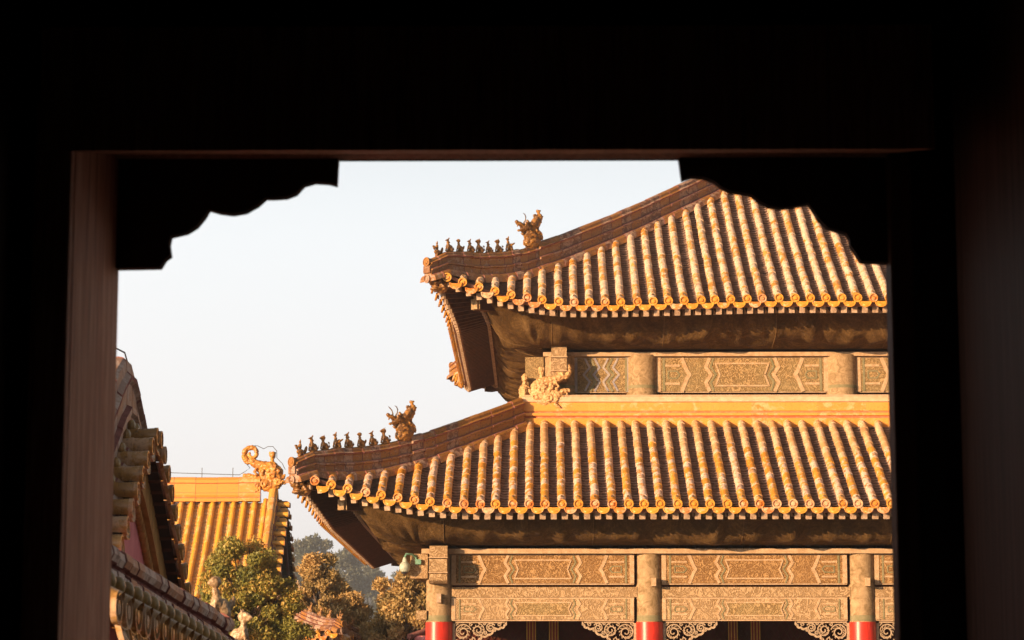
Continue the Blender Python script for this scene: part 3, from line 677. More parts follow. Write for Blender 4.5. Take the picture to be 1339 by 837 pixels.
# ================================================================== MAIN PAVILION
LZ0, UZ0 = 5.00, 10.33
low = Roof(10.55, 71.0, 15.95, 11.85, LZ0, lambda d: 0.08 + 0.5 * d, 3.9, 0.76, 0.4, 5.15, -5.24, 0.3880)
up = Roof(10.55, 71.05, 12.85, 8.85, UZ0, lambda d: 0.08 + 0.53 * d + 0.008 * d * d, 3.3, 0.80, 0.4, 8.85, -1.85, 0.3955,
          sag=lambda x: 0.10 * np.clip((np.asarray(x) - 2.0) / 4.0, 0, 1))
pav = thing('palace_pavilion', 'large palace hall with two tiers of flared golden tile roofs behind the doorway', 'palace hall', (10.55, 71, GROUND))
tiers = []
for rf, covm, lbl in ((low, M['cover_lo'], 'lower tiled roof tier with amber and cream cover tiles'), (up, M['cover_up'], 'upper tiled roof tier with bleached cream cover tiles')):
    # the roof deck is the tier's own mesh
    dk = MB()
    for k in ('front', 'left', 'right', 'back'):
        U, O, mp, out, al = rf.side(k); rows = []
        for i in range(61):
            f = -1 + 2 * i / 60; row = []
            for d in np.linspace(0.08, rf.dmax, 12):
                p = rf.pt(k, f * max(0.0, U - d), d, -0.26); row.append(p)
            rows.append(row)
        dk.grid(np.array(rows), 0, 0.5, False)
    rt = dk.build('roof', M['soffit'], pav); rt['label'] = lbl
    tiers.append(rt)
    cv, pn, en = MB(), MB(), MB()
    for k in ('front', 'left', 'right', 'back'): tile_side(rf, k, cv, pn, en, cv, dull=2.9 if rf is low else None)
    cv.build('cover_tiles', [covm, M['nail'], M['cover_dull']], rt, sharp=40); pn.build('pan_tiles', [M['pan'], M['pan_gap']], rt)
    en.build('eave_end_tiles', M['disc'], rt)
    for k in ('front', 'left', 'right', 'back'): rafter_ends(rf, k, rt)
    for c in ((-1, -1), (-1, 1), (1, -1), (1, 1)): hip_rafter(rf, c, rt, 0.27)
lowt, upt = tiers
# figure insets measured from the straight eave corner
RM = [M['ridge'], M['mortar'], M['cream']]
lfig = [-.20, .06, .31, .59, .85, 1.13, 1.40, 1.67]
ufig = [-.21, .07, .33, .60, .82, 1.06, 1.30, 1.57]
for c in ((-1, -1), (1, -1), (-1, 1), (1, 1)):
    show = c == (-1, -1)
    hip_ridge(low, c, -.36, 2.10, 4.95, .56, .60, lowt, RM, lfig if show else lfig[::1], M['figure'], two=True, beast_scale=.90, figsize=.41)
    hip_ridge(up, c, -.44, 2.13, 8.6, .56, .62, upt, RM, ufig, M['figure'], two=False, figsize=.39, beast_scale=.92)
# main ridge of the upper roof (hidden by the lintel from the photo's spot)
mr = MB(); pf, mt = ridge_profile(.75, .2)
zr = UZ0 + up.f(8.85) + .08
sweep(mr, [(up.cx - 4.0, up.cy, zr), (up.cx + 4.0, up.cy, zr)], (0, 1, 0), pf, mt, .5); mr.build('main_ridge', RM, upt)
for sg in (-1, 1): place(DRAGON, 'dragon_ornament', upt, (up.cx + sg * 3.9, up.cy, zr + .1), (-sg, 0), 1.5, M['dragon'])
netting(low, 13.40, 9.40, 4.21, lowt)
netting(up, 10.43, 6.40, 9.53, upt)
# surrounding ridge band where the lower roof meets the upper storey
bz = LZ0 + low.f(5.05) - .02
bandprof = [(-.06, bz - .30), (.02, bz - .10), (.04, bz + .05), (-.03, bz + .06), (-.03, bz + .10), (.035, bz + .12), (.035, bz + .19), (-.02, bz + .20), (-.02, bz + .23), (.0, bz + .25), (.0, bz + .46), (.05, bz + .48), (.05, bz + .53), (.02, bz + .60), (-.06, bz + .67), (-.35, bz + .70)]
bandmat = [0, 0, 1, 1, 0, 0, 1, 1, 0, 0, 2, 2, 2, 2, 2]
rb = MB()
for k in ('front', 'left', 'right', 'back'):
    U, O, mp, out, al = low.side(k); out = np.array(out, float)
    inner = O - 5.02; uu = U - 5.02
    P0 = [mp(-uu, inner), mp(uu, inner)]
    # split the band into tiles with mitred ends
    n = int(round(2 * uu / .42))
    rows = []; rn = []
    for i in range(n):
        for s_, e_ in ((i / n, .006), ((i + 1) / n, -.006)):
            f = -1 + 2 * s_; row = []
            for o, z in bandprof:
                u = f * (uu + o) + (e_ if 0 < s_ < 1 else 0)
                x, y = mp(u, inner + o); row.append((x, y, z))
            rows.append(row); rn.append(RNG.random())
    rn = np.repeat(RNG.random(n), 2)[:len(rows) - 1]
    rb.grid(np.array(rows), np.array(bandmat), rn, False)
rb.build('surrounding_ridge', [M['ridge_lit'], M['mortar_red'], M['cream']], lowt)
for sx, sy in ((-1, -1), (1, -1), (-1, 1), (1, 1)):
    cx_, cy_ = low.cx + sx * (low.A - 5.05), low.cy + sy * (low.B - 5.05)
    place(DRAGON, 'dragon_ornament', lowt, (cx_ - sx * .62, cy_ - sy * .02, bz + .40), (-sx, 0), .82, M['dragon'], zr=1.0)
    place(DRAGON, 'dragon_ornament', lowt, (cx_ - sx * .02, cy_ - sy * .72, bz + .40), (0, -sy), .80, M['dragon'], zr=.86)

# ---- upper storey body
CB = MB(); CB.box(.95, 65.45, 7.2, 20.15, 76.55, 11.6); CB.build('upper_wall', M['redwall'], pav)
def strip(mb, pts, wd, y, mat, fn=None, t=0.012):
    """raised painted line, polyline in the beam's plane"""
    fn = fn or (lambda a, b, c: (a, c, b))
    for (x0, z0), (x1, z1) in zip(pts[:-1], pts[1:]):
        dx, dz = x1 - x0, z1 - z0; l = math.hypot(dx, dz)
        if l < 1e-6: continue
        wd *= 1.0; nx, nz = -dz / l * wd / 2 * 1.25, dx / l * wd / 2 * 1.25; ex, ez = dx / l * wd * .25, dz / l * wd * .25
        q = [(x0 - ex + nx, z0 - ez + nz), (x1 + ex + nx, z1 + ez + nz), (x1 + ex - nx, z1 + ez - nz), (x0 - ex - nx, z0 - ez - nz)]
        mb.prism(q, lambda a, b, c: fn(a, b, c), y - t * (1 + .1 * random.random()), y + .01, mat)
def painted_beam(x0, x1, z0, z1, y, depth, scheme, parent, fn=None):
    """mats: 0 field, 1 centre field, 2 line, 3 second line, 4 plain"""
    mb = MB(); fn = fn or (lambda a, b, c: (a, c, b))
    ch = .035
    mb.prism([(x0, z0 + ch), (x0, z1 - ch), (x1, z1 - ch), (x1, z0 + ch)], fn, y, y + depth, 0)
    mb.prism([(x0, z0), (x0, z0 + ch), (x1, z0 + ch), (x1, z0)], fn, y + .03, y + depth, 4)
    mb.prism([(x0, z1 - ch), (x0, z1), (x1, z1), (x1, z1 - ch)], fn, y + .03, y + depth, 4)
    Lx, H = x1 - x0, z1 - z0; zm = (z0 + z1) / 2; a, b = z0 + ch + .01, z1 - ch - .01; s = H
    X = lambda f: x0 + f * Lx
    k = .13 * s
    if Lx < 3.0:
        lay = [(.10,), (.42,)]
    for m_ in (0, 1):
        fx = (lambda f: X(f)) if m_ == 0 else (lambda f: X(1 - f)); sg = 1 if m_ == 0 else -1
        strip(mb, [(fx(.012), a), (fx(.012), b)], .09 * s + .02, y, 2, fn)
        strip(mb, [(fx(.045), a), (fx(.045), b)], .05 * s, y, 3, fn)
        if Lx > 3.0:
            for zz in (a + .2 * H, b - .2 * H): strip(mb, [(fx(.055), zz), (fx(.135), zz)], .05 * s, y, 2, fn)
            strip(mb, [(fx(.07), zm - .1 * H), (fx(.12), zm - .1 * H), (fx(.135), zm), (fx(.12), zm + .1 * H), (fx(.07), zm + .1 * H), (fx(.07), zm - .1 * H)], .03 * s, y, 3, fn)
            strip(mb, [(fx(.150), a), (fx(.150) + sg * k, zm - .12 * H), (fx(.150) + sg * k * 1.6, zm), (fx(.150) + sg * k, zm + .12 * H), (fx(.15), b)], .085 * s, y, 2, fn)
            strip(mb, [(fx(.31), a), (fx(.31) - sg * k * .8, zm - .22 * H), (fx(.31) + sg * k * .3, zm), (fx(.31) - sg * k * .8, zm + .22 * H), (fx(.31), b)], .075 * s, y, 2, fn)
            strip(mb, [(fx(.333), a), (fx(.333) - sg * k * .6, zm - .22 * H), (fx(.333) + sg * k * .5, zm), (fx(.333) - sg * k * .6, zm + .22 * H), (fx(.333), b)], .04 * s, y, 3, fn)
        else:
            for f_ in (.2, .30, .38): strip(mb, [(fx(f_), a), (fx(f_) + sg * k, zm - .2 * H), (fx(f_) - sg * k * .3, zm), (fx(f_) + sg * k, zm + .2 * H), (fx(f_), b)], .045 * s, y, 2 if f_ != .30 else 3, fn)
    if Lx > 3.0:
        # centre cartouche: slightly raised carved panel with border
        e = .345; q = [(X(e), a + .14 * H), (X(e) + k * .9, zm), (X(e), b - .14 * H), (X(1 - e), b - .14 * H), (X(1 - e) - k * .9, zm), (X(1 - e), a + .14 * H)]
        mb.prism(q, fn, y - .008, y + .01, 1)
        strip(mb, q + [q[0]], .028 * s + .008, y, 2, fn, .02)
    return mb.build('painted_beam', [M[scheme[0]], M[scheme[1]], M[scheme[2]], M[scheme[3]], M[scheme[4]]], parent)
SCH_A = ('field_brown', 'field_brown', 'tan', 'line_green', 'tan')
SCH_B = ('field_tan', 'field_green', 'tan', 'line_green', 'tan')
SCH_C = ('field_green', 'field_green', 'tan', 'line_green', 'tan')
SCH_D = ('field_green', 'field_brown', 'line_blue', 'line_green', 'tan')
def cyl(mb, x, y, z0, z1, r, mat=0, seg=24, r1=None):
    mb.tube([(x, y, z0), (x, y, z1)], [r, r1 or r], seg, mat, .5, True, True)
ucx = [.60, 2.74, 7.95, 13.15, 18.36, 20.50]; uf = 64.92
for i, x in enumerate(ucx):
    for yy in (65.1, 76.9):
        mb = MB(); cyl(mb, x, yy, 7.3, 9.38, .42, 0); mb.tube([(x, yy, 8.50), (x, yy, 8.58)], .428, 24, 1)
        mb.build('column', [M['colpaint'], M['line_green']], pav)
for (a, b) in zip(ucx[:-1], ucx[1:]):
    painted_beam(a + .36, b - .36, 8.40, 9.34, uf, .4, SCH_D if b - a < 3 else SCH_C, pav)
    painted_beam(a + .36, b - .36, 8.40, 9.34, -77.08, .4, SCH_C, pav, fn=lambda p, q, t: (p, -t, q))
for yy0, yy1 in ((65.1, 69.0), (69.0, 73.0), (73.0, 76.9)):
    painted_beam(yy0 + .36, yy1 - .36, 8.40, 9.34, .42, .4, SCH_C, pav, fn=lambda p, q, t: (t, p, q))
    painted_beam(yy0 + .36, yy1 - .36, 8.40, 9.34, -20.68, .4, SCH_C, pav, fn=lambda p, q, t: (-t, p, q))
for yy in (69.0, 73.0):
    for x in (.6, 20.5):
        mb = MB(); cyl(mb, x, yy, 7.3, 9.38, .42); mb.build('column', [M['colpaint']], pav)
# continuous plate above the beams
mb = MB()
mb.box(.15, 64.80, 9.345, 20.95, 77.2, 9.45, 0); mb.build('wall_plate', M['tan'], pav)
def beam_head(x, yf, z0, z1, w_, parent, ydepth=.62):
    """stepped beam end crossing out over a corner column"""
    mb = MB(); h = z1 - z0
    prof = [(0, z1), (-.10, z1), (-ydepth * .75, z1 - .06), (-ydepth * .78, z0 + .62 * h), (-ydepth, z0 + .60 * h), (-ydepth, z0 + .28 * h), (-ydepth * .9, z0 + .24 * h), (-ydepth * .88, z0 + .06 * h), (-ydepth * .7, z0), (0, z0)]
    mb.prism(prof, lambda p, q, t: (t, yf + p, q), x - w_ / 2, x + w_ / 2, 0)
    for zz in (z0 + .62 * h + .015, z0 + .26 * h): mb.box(x - w_ / 2 - .012, yf - ydepth - .012, zz - .012, x + w_ / 2 + .012, yf - .05, zz + .012, 1)
    mb.build('beam_head', [M['field_tan'], M['tan']], parent)
beam_head(.56, 64.75, 8.62, 9.58, .40, pav); beam_head(20.54, 64.75, 8.62, 9.58, .40, pav)
mb = MB(); mb.box(-.32, 64.93, 8.45, .16, 65.25, 9.34, 0); mb.build('beam_end', [M['field_green']], pav)
# ---- lower storey body
lcx = [-2.42, 2.74, 7.96, 13.16, 18.36, 23.52]
for x in lcx:
    for yy in (62.0, 80.0):
        mb = MB(); cyl(mb, x, yy, 2.34, 4.05, .325, 0); mb.tube([(x, yy, 2.36), (x, yy, 2.50)], .333, 28, 1)
        c_ = mb.build('column', [M['colpaint'], M['line_green']], pav)
        sh = MB(); cyl(sh, x, yy, GROUND + .6, 2.338, .335, 0, 32); sh.build('red_shaft', [M['red']], c_)
        bs = MB(); cyl(bs, x, yy, GROUND + .45, GROUND + .62, .5, 0, 24, .4); bs.build('column_base', [M['marble']], c_)
for yy in (66.5, 71, 75.5):
    for x in (lcx[0], lcx[-1]):
        mb = MB(); cyl(mb, x, yy, 2.34, 4.05, .325, 0); c_ = mb.build('column', [M['colpaint']], pav)
        sh = MB(); cyl(sh, x, yy, GROUND + .6, 2.338, .335, 0, 32); sh.build('red_shaft', [M['red']], c_)
def bay(a, b, yf, fn=None, both=True):
    painted_beam(a + .30, b - .375, 3.25, 4.00, yf, .36, SCH_A, pav, fn)
    gb = MB(); g_ = fn or (lambda p, q, t: (p, t, q))
    gb.prism([(a + .3, 2.95), (a + .3, 3.195), (b - .3, 3.195), (b - .3, 2.95)], g_, yf + .05, yf + .3, 0); gb.build('gap_board', [M['field_tan']], pav)
    painted_beam(a + .30, b - .375, 2.37, 2.94, yf + .02, .32, SCH_B, pav, fn)
for a, b in zip(lcx[:-1], lcx[1:]):
    bay(a, b, 61.80, lambda p, q, t: (p, t, q)); bay(a, b, -80.2, lambda p, q, t: (p, -t, q))
ys = [62, 66.5, 71, 75.5, 80]
for a, b in zip(ys[:-1], ys[1:]):
    bay(a, b, -2.62, lambda p, q, t: (t, p, q)); bay(a, b, -23.72, lambda p, q, t: (-t, p, q))
mb = MB(); mb.box(-2.85, 61.62, 4.002, 23.95, 80.4, 4.12, 0); mb.build('wall_plate', M['tan'], pav)
beam_head(-2.42, 61.72, 3.26, 4.22, .44, pav, .66); beam_head(23.52, 61.72, 3.26, 4.22, .44, pav, .66)
mb = MB(); mb.box(-3.13, 61.70, 3.40, -2.70, 62.05, 4.0, 0); mb.build('beam_end', [M['field_tan']], pav)
mb = MB(); mb.box(-2.98, 61.75, 2.40, -2.72, 62.0, 2.62, 0); mb.build('beam_end', [M['field_tan']], pav)
for x in (2.83, 8.05, 13.25): 
    mb = MB(); mb.box(x - .05, 61.5, 3.20, x + .06, 61.75, 3.40, 0); mb.build('tenon', [M['tan']], pav)
mb = MB(); mb.box(-2.47, 61.5, 2.80, -2.36, 61.72, 3.02, 0); mb.build('tenon', [M['rafter_end']], pav)
# carved brackets under the beams
def ribbon(mb, pts, wd, y0, y1, mat=0):
    pts = np.array(pts, float)[:, [0, 2]] if len(pts[0]) == 3 else np.array(pts, float)
    t = np.gradient(pts, axis=0); t /= np.linalg.norm(t, axis=1)[:, None] + 1e-9; n = np.stack([-t[:, 1], t[:, 0]], 1) * wd / 2
    A_ = pts + n; B_ = pts - n
    P = np.stack([np.stack([A_[:, 0], np.full(len(A_), y1), A_[:, 1]], -1), np.stack([A_[:, 0], np.full(len(A_), y0), A_[:, 1]], -1),
                  np.stack([B_[:, 0], np.full(len(A_), y0), B_[:, 1]], -1), np.stack([B_[:, 0], np.full(len(A_), y1), B_[:, 1]], -1)], 1)
    mb.grid(P, mat, .5, False)
def carved_bracket(x, sg, y):
    mb = MB(); zt = 2.365
    lobes = [(.0, -.86), (.12, -.80), (.30, -.66), (.33, -.60), (.50, -.56), (.66, -.42), (.70, -.36), (.86, -.33), (1.00, -.22), (1.04, -.17), (1.18, -.15), (1.27, -.09), (1.30, 0)]
    pts = []
    for (a, b), (c, d) in zip(lobes[:-1], lobes[1:]):
        for i in range(6):
            f = i / 6; bul = .035 * math.sin(math.pi * f); pts.append((a + (c - a) * f + bul * .6, b + (d - b) * f - bul))
    pts.append(lobes[-1])
    tr = lambda q: [(x + sg * a, zt + b) for a, b in q]
    ribbon(mb, tr(pts), .05, y, y + .07); ribbon(mb, tr([(0, -.02), (1.3, -.02)]), .05, y, y + .07); ribbon(mb, tr([(.03, 0), (.03, -.86)]), .06, y, y + .07)
    for (cx_, cz_, r, ph, s2) in [(.25, -.27, .21, 0.3, 1), (.27, -.60, .12, 2, -1), (.62, -.22, .17, 1.5, -1), (.93, -.16, .12, .5, 1), (.09, -.70, .07, 0, 1), (.50, -.44, .08, 3, 1), (.45, -.08, .05, 1, 1), (.79, -.06, .045, 1, 1), (1.14, -.07, .055, 1, -1), (.80, -.27, .05, 4, 1), (.09, -.08, .05, 0, 1), (.09, -.47, .06, 2, 1)]:
        sp = spiral((cx_, cz_), r, r * .12, ph, 1.9 if r > .1 else 1.2, 30, 0, s2)
        ribbon(mb, tr([(p[0], p[2]) for p in sp]), .026 if r > .1 else .02, y + .008, y + .06)
        for j in range(int(r * 60)):
            a = j / int(r * 60) * TWO; rr = r * .62
            q = spiral((cx_ + rr * math.cos(a), cz_ + rr * math.sin(a)), r * .2, r * .04, a, .8, 9)
            ribbon(mb, tr([(p[0], p[2]) for p in q]), .016, y + .012, y + .05)
    return mb.build('carved_bracket', [M['lattice']], pav)
for x in lcx[:4]:
    carved_bracket(x + .33, 1, 61.93)
    if x > -2: carved_bracket(x - .33, -1, 61.93)
# recessed door wall behind the porch columns
dw = MB(); dw.box(-2.1, 65.2, GROUND + .6, 23.2, 65.4, 4.0, 0)
dw.box(-2.1, 62.4, 3.9, 23.2, 79.6, 4.0, 0); dw.box(-2.2, 65.2, GROUND + .6, -2.1, 79.7, 4.0, 0); dw.box(23.2, 65.2, GROUND + .6, 23.3, 79.7, 4.0, 0); dw.box(-2.1, 79.6, GROUND + .6, 23.2, 79.8, 4.0, 0)
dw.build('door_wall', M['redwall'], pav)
for (a, b) in zip(lcx[:4], lcx[1:5]):
    xm = a + (b - a) * .5
    for off in (-.20, .38):
        dp = MB(); dp.box(xm + off - .24, 65.06, GROUND + .6, xm + off - .02, 65.2, 3.8, 0)
        d_ = dp.build('door_post', [M['doorred']], pav)
        gl = MB()
        for s_ in (-.24, -.17, -.09, -.02): gl.box(xm + off + s_ - .012, 65.035, GROUND + .6, xm + off + s_ + .012, 65.058, 3.8, 0)
        gl.build('gold_lines', [M['gold']], d_)
    lt = MB()
    for sx0, sx1 in ((a + .5, xm - .55), (xm + .55, b - .5)):
        n = 9
        for i in range(n * 2):
            for s_ in (-1, 1):
                x0 = sx0 + (sx1 - sx0) * i / n - .9; lt.obox(((sx0 + sx1) / 2 + (i - n) * .17, 65.16, 2.0), (s_ * .5, 0, .9), (.008, 0, -.005 * s_), (0, .01, 0), 0)
    lt.build('lattice', [M['rafter']], pav)
mb = MB(); mb.box(-5, 59.5, GROUND, 26, 82.5, GROUND + .46, 0); mb.box(-5.2, 59.3, GROUND + .461, 26.2, 82.7, GROUND + .6, 0); mb.build('stone_platform', M['marble'], pav)
# dome camera on the corner beam end
dc = thing('security_camera', 'pale round dome camera hanging by the corner column under the lower eave', 'camera', (-3.25, 61.5, 3.8))
mb = MB(); mb.ball((-3.25, 61.5, 3.66), (.135, .135, .15), 0, .5, 16, 10); mb.tube([(-3.25, 61.5, 3.78), (-3.25, 61.5, 3.9)], [.07, .04], 12); mb.build('housing', M['camwhite'], dc)
mb = MB(); mb.ball((-3.25, 61.5, 3.57), (.095, .095, .085), 0, .5, 14, 8); mb.build('lens_dome', M['camglass'], dc)
mb = MB(); mb.tube([(-3.25, 61.5, 3.9), (-3.22, 61.52, 3.98), (-3.08, 61.6, 3.98), (-2.98, 61.68, 3.92), (-2.98, 61.69, 3.8)], .03, 8); mb.box(-3.0, 61.6, 3.74, -2.86, 61.695, 3.86); mb.build('arm', M['green'], dc)

# ================================================================== GABLED BUILDINGS SEEN FROM THEIR GABLE END
def gable_roof(parent, D, zf, length, sp, r, cov, pan, ridgem, rolled, rows_front, rh=.42, rake_d=.80, gable_mats=('pinkwall', 'barge'), base=None, wallback=.55, both=True, rofs=.28):
    """local frame: gable plane x = 0 facing +X, ridge along -X at y = 0, z = 0 at the apex; front slope is y < 0"""
    cv, en, pn = MB(), MB(), MB()
    sl = lambda y: (zf(y + .01) - zf(y - .01)) / .02
    th = np.linspace(-.3, math.pi + .3, 9)
    ys = np.arange(sp * .5, D, sp); ys = np.concatenate([-ys[::-1], ys])
    for y in ys:
        z = zf(y); m = sl(y); n_ = np.array([0, -m, 1]) / math.hypot(m, 1); t_ = np.array([0, 1, m]) / math.hypot(m, 1)
        xs = [-rake_d - rofs + .05, -rake_d * .5, -rake_d * .5 + .004, 0.02]
        rr = [r * .95, r * 1.04, r * .95, r * 1.05]
        P = np.array([[np.array([x, y, z - .04]) + (t_ * math.cos(a) + n_ * math.sin(a)) * q for a in th] for x, q in zip(xs, rr)])
        cv.grid(P, 0, float(RNG.random()), True)
        c = np.array([.03, y, z - .04])
        pr = [(r * 1.08, -.03), (r * 1.08, .012), (r * .84, .014), (r * .78, -.012), (r * .42, -.01), (r * .3, .006), (r * .05, .01)]
        tt = np.arange(14) / 14 * TWO
        G = np.array([[c + np.array([o, 0, 0]) + (t_ * math.cos(a) + n_ * math.sin(a)) * q for a in tt] for q, o in pr])
        en.grid(G, 0, float(RNG.random()), False, closed=True); en.add(G[-1], [tuple(range(14))], 0, .5)
        cv.ball(np.array([-rake_d * .72, y, z + .09]), (.055, .055, .075), 1, .5, 8, 5)
    for y in np.concatenate([ys[:-1] + sp / 2]):
        z = zf(y); m = sl(y); t_ = np.array([0, 1, m]) / math.hypot(m, 1)
        ww = np.linspace(-1, 1, 7)
        P = np.array([[np.array([x, y, z - .11 - .05 * (1 - w_ * w_)]) + t_ * w_ * sp * .5 for w_ in ww] for x in (-rake_d - .1, -.04)])
        pn.grid(P, 0, .5, False)
        n2 = np.array([0, -m, 1]) / math.hypot(m, 1)
        add_drip(en, np.array([-.01, y, z - .13]), np.array([1.0, 0, 0]), t_, sp * .40, r * 1.5, float(RNG.random()))
    # field rows on the slopes
    for sg in ((-1, 1) if both else (-1,)):
        yy = np.linspace(0.02, D, max(6, int(D / .33))) * sg
        x = -rake_d - rofs - .3
        k = 0
        while x > -length and k < rows_front:
            n = len(yy) - 1
            ds = np.stack([yy[:-1], yy[1:] - sg * .004], 1).reshape(-1)
            C = np.array([[x, q, zf(q) - .03] for q in ds]); mm = np.array([sl(q) for q in ds]); nn = np.stack([0 * mm, -mm, 1 + 0 * mm], 1); nn /= np.linalg.norm(nn, axis=1)[:, None]
            rad = np.tile([r * .94, r * 1.05], n)
            P = C[:, None] + rad[:, None, None] * (np.array([1.0, 0, 0]) * np.cos(th)[None, :, None] + nn[:, None] * np.sin(th)[None, :, None])
            cv.grid(P, 0, np.repeat(RNG.random(n), 2)[:-1], True)
            yp = np.arange(.02, D, .15) * sg; dp = np.stack([yp[:-1], yp[1:] - sg * .002], 1).reshape(-1)
            C = np.array([[x - sp / 2, q, zf(q) - .10] for q in dp]); lift = np.tile([0, .028], len(yp) - 1)
            ww = np.linspace(-1, 1, 5)
            P = C[:, None] + np.array([1.0, 0, 0]) * (ww * sp * .48)[None, :, None] + np.array([0, 0, 1.0]) * (lift[:, None] - .05 * (1 - ww ** 2)[None])[:, :, None]
            pn.grid(P, 0, np.repeat(RNG.random(len(yp) - 1), 2)[:-1], False)
            add_disc(en, (x, sg * (D + .02), zf(D) - .03), (0, sg, 0), (1, 0, 0), r * 1.08, float(RNG.random()))
            add_drip(en, (x - sp / 2, sg * (D + .02), zf(D) - .15), (0, sg, 0), (1, 0, 0), sp * .4, .15, float(RNG.random()))
            x -= sp; k += 1
    # deck
    dk = MB(); yv = np.linspace(-D, D, 41)
    dk.grid(np.array([[(x, y, zf(y) - .2) for x in (-.06, -length)] for y in yv]), 0, .5, False)
    dk.grid(np.array([[(x, y, zf(y) - .27) for x in (-.06, -length)] for y in yv]), 0, .5, False)
    if base is not None:
        for q in np.arange(-D + .2, D - .1, .2): dk.box(-wallback, q, zf(q) - .31, -.04, q + .06, zf(q) - .272, 1)
    rt = dk.build('roof', [M['soffit'], M['rafter']], parent, off=(0, 0, 0))
    z3 = (0, 0, 0)
    cv.merge(en, 2); cv.build('cover_tiles', [cov, M['nail'] if cov is not M['cover_shade'] else M['nail_olive'], cov if cov is M['cover_shade'] else M['disc']], rt, sharp=40, off=z3); pn.build('pan_tiles', pan, rt, off=z3)
    # raking ridge
    rm = MB(); pf, mt = ridge_profile(rh, .14)
    if rolled:
        path = [(-rake_d - rofs, y, zf(y) + .02) for y in np.linspace(-D, D, 60)]
        sweep(rm, path, (1, 0, 0), pf, mt, .36)
    else:
        for sg in (-1, 1):
            path = [(-rake_d - rofs, y, zf(y) + .02) for y in np.linspace(0, sg * D, 30)]
            sweep(rm, path, (1, 0, 0), pf, mt, .36)
    rm.build('raking_ridge', ridgem, rt, off=z3)
    # barge board, trim and gable wall
    yv = np.linspace(-D + .1, D - .1, 50); bb = MB(); bd = lambda q: (.26 if (rolled and q < 0) else (.66 if rolled else .70))
    bb.grid(np.array([[(-.26, y, zf(y) - .24), (-.18, y, zf(y) - .24), (-.18, y, zf(y) - bd(y)), (-.26, y, zf(y) - bd(y)), (-.26, y, zf(y) - .24)] for y in yv]), 0, .5, False)
    bb.build('barge_board', M[gable_mats[1]], parent, off=z3)
    if base is not None:
        gw = MB(); pts = [(y, zf(y) - .25) for y in np.linspace(-D + .3, D - .3, 30)]
        pts = [(-D + .3, base)] + pts + [(D - .3, base)]
        gw.prism(pts, lambda p, q, t: (t, p, q), -wallback, -length + .6, 0)
        gw.build('wall', M[gable_mats[0]], parent, off=z3)
        tr = MB(); pass
        for a_, b_ in zip(yv[4:-5], yv[5:-4]):
            if rolled and b_ < .05: continue
            to = .76 if rolled else 1.10
            tr.tube([(-wallback + .04, a_, zf(a_) - to), (-wallback + .04, b_, zf(b_) - to)], [.055, .046], 8, 0, .5)
        tr.build('gable_trim', M['barge'], parent, off=z3)
    return rt
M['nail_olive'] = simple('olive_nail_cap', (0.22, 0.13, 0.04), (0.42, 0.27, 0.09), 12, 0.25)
def px(pxx, pyy, Y):
    """point at depth Y that lies on the measured sight line (layout only)"""
    f = Vector((-math.sin(YAW) * math.cos(PITCH), math.cos(YAW) * math.cos(PITCH), math.sin(PITCH))); r = Vector((math.cos(YAW), math.sin(YAW), 0)); u = r.cross(f)
    d = f + r * (pxx - 669.5) / 3280 - u * (pyy - 418.5) / 3280
    return np.array(d * (Y / d.y))
RS = [M['ridge'], M['mortar'], M['cream']]
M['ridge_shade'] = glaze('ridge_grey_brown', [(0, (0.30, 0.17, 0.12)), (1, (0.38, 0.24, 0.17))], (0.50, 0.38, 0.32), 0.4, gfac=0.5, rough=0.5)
# left side hall, near
a = px(205, 566, 29.5)
lh = thing('side_hall', 'shaded side hall with olive tile ends over a pink gable at the left jamb', 'side hall', (a[0], a[1], a[2]))
zl = lambda y: -(.62 * (math.sqrt(y * y + .10) - math.sqrt(.10)) + .012 * y * y)
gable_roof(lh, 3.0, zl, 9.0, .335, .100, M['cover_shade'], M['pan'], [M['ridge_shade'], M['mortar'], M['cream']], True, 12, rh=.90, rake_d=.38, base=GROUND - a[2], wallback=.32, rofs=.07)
wb = MB(); pts = []
c0 = px(151, 455, 29.3) - a; c1 = px(168, 478, 29.8) - a
wb.tube([c0 + np.array([-.25, 0, -.08]), c0, (c0 + c1) / 2 + np.array([.03, 0, .05]), c1, c1 + np.array([0.0, 0, -.3])], .010, 6)
wb.build('lightning_wire', M['wire'], lh, off=(0, 0, 0))
# tile-capped corridor wall running away in front of the side hall
p1 = px(146, 731, 20.0); p2 = px(262, 800, 24.0)
dirn = (p2 - p1) / (p2[1] - p1[1]); A0 = p1 - dirn * 3.0
wc = thing('tile_capped_wall', 'tile-capped wall with rows of olive nail caps sloping away below the pink gable', 'wall', tuple(A0))
Lw = 10.6; P0 = np.zeros(3)
ridge = MB(); tl_ = MB(); wl_ = MB()
side = np.array([1.0, -dirn[0], 0]); side /= np.linalg.norm(side)
pf = [(-.24, -.44), (-.20, -.40), (-.20, -.36), (-.13, -.35), (-.13, -.31), (-.18, -.30), (-.215, -.25), (-.205, -.19), (-.15, -.155), (-.11, -.15), (-.11, -.11), (-.15, -.10), (-.175, -.05), (-.16, .01), (-.10, .05), (0, .065)]
mt = [2, 2, 1, 1, 1, 0, 0, 0, 0, 1, 1, 0, 0, 0, 0]
pf2 = pf + [(-x, z) for x, z in pf[::-1][1:]]; mt2 = mt + mt[::-1]
sweep(ridge, [P0 + dirn * t for t in np.linspace(0, Lw - 2.6, 20)], side, pf2, mt2, .25, dip=.016)
sweep(ridge, [P0 + dirn * t - np.array([0, 0, .16]) for t in np.linspace(Lw - 2.55, Lw, 8)], side, [(x * .8, z * .6) for x, z in pf2], mt2, .27, dip=.01)
n = int(Lw / .33)
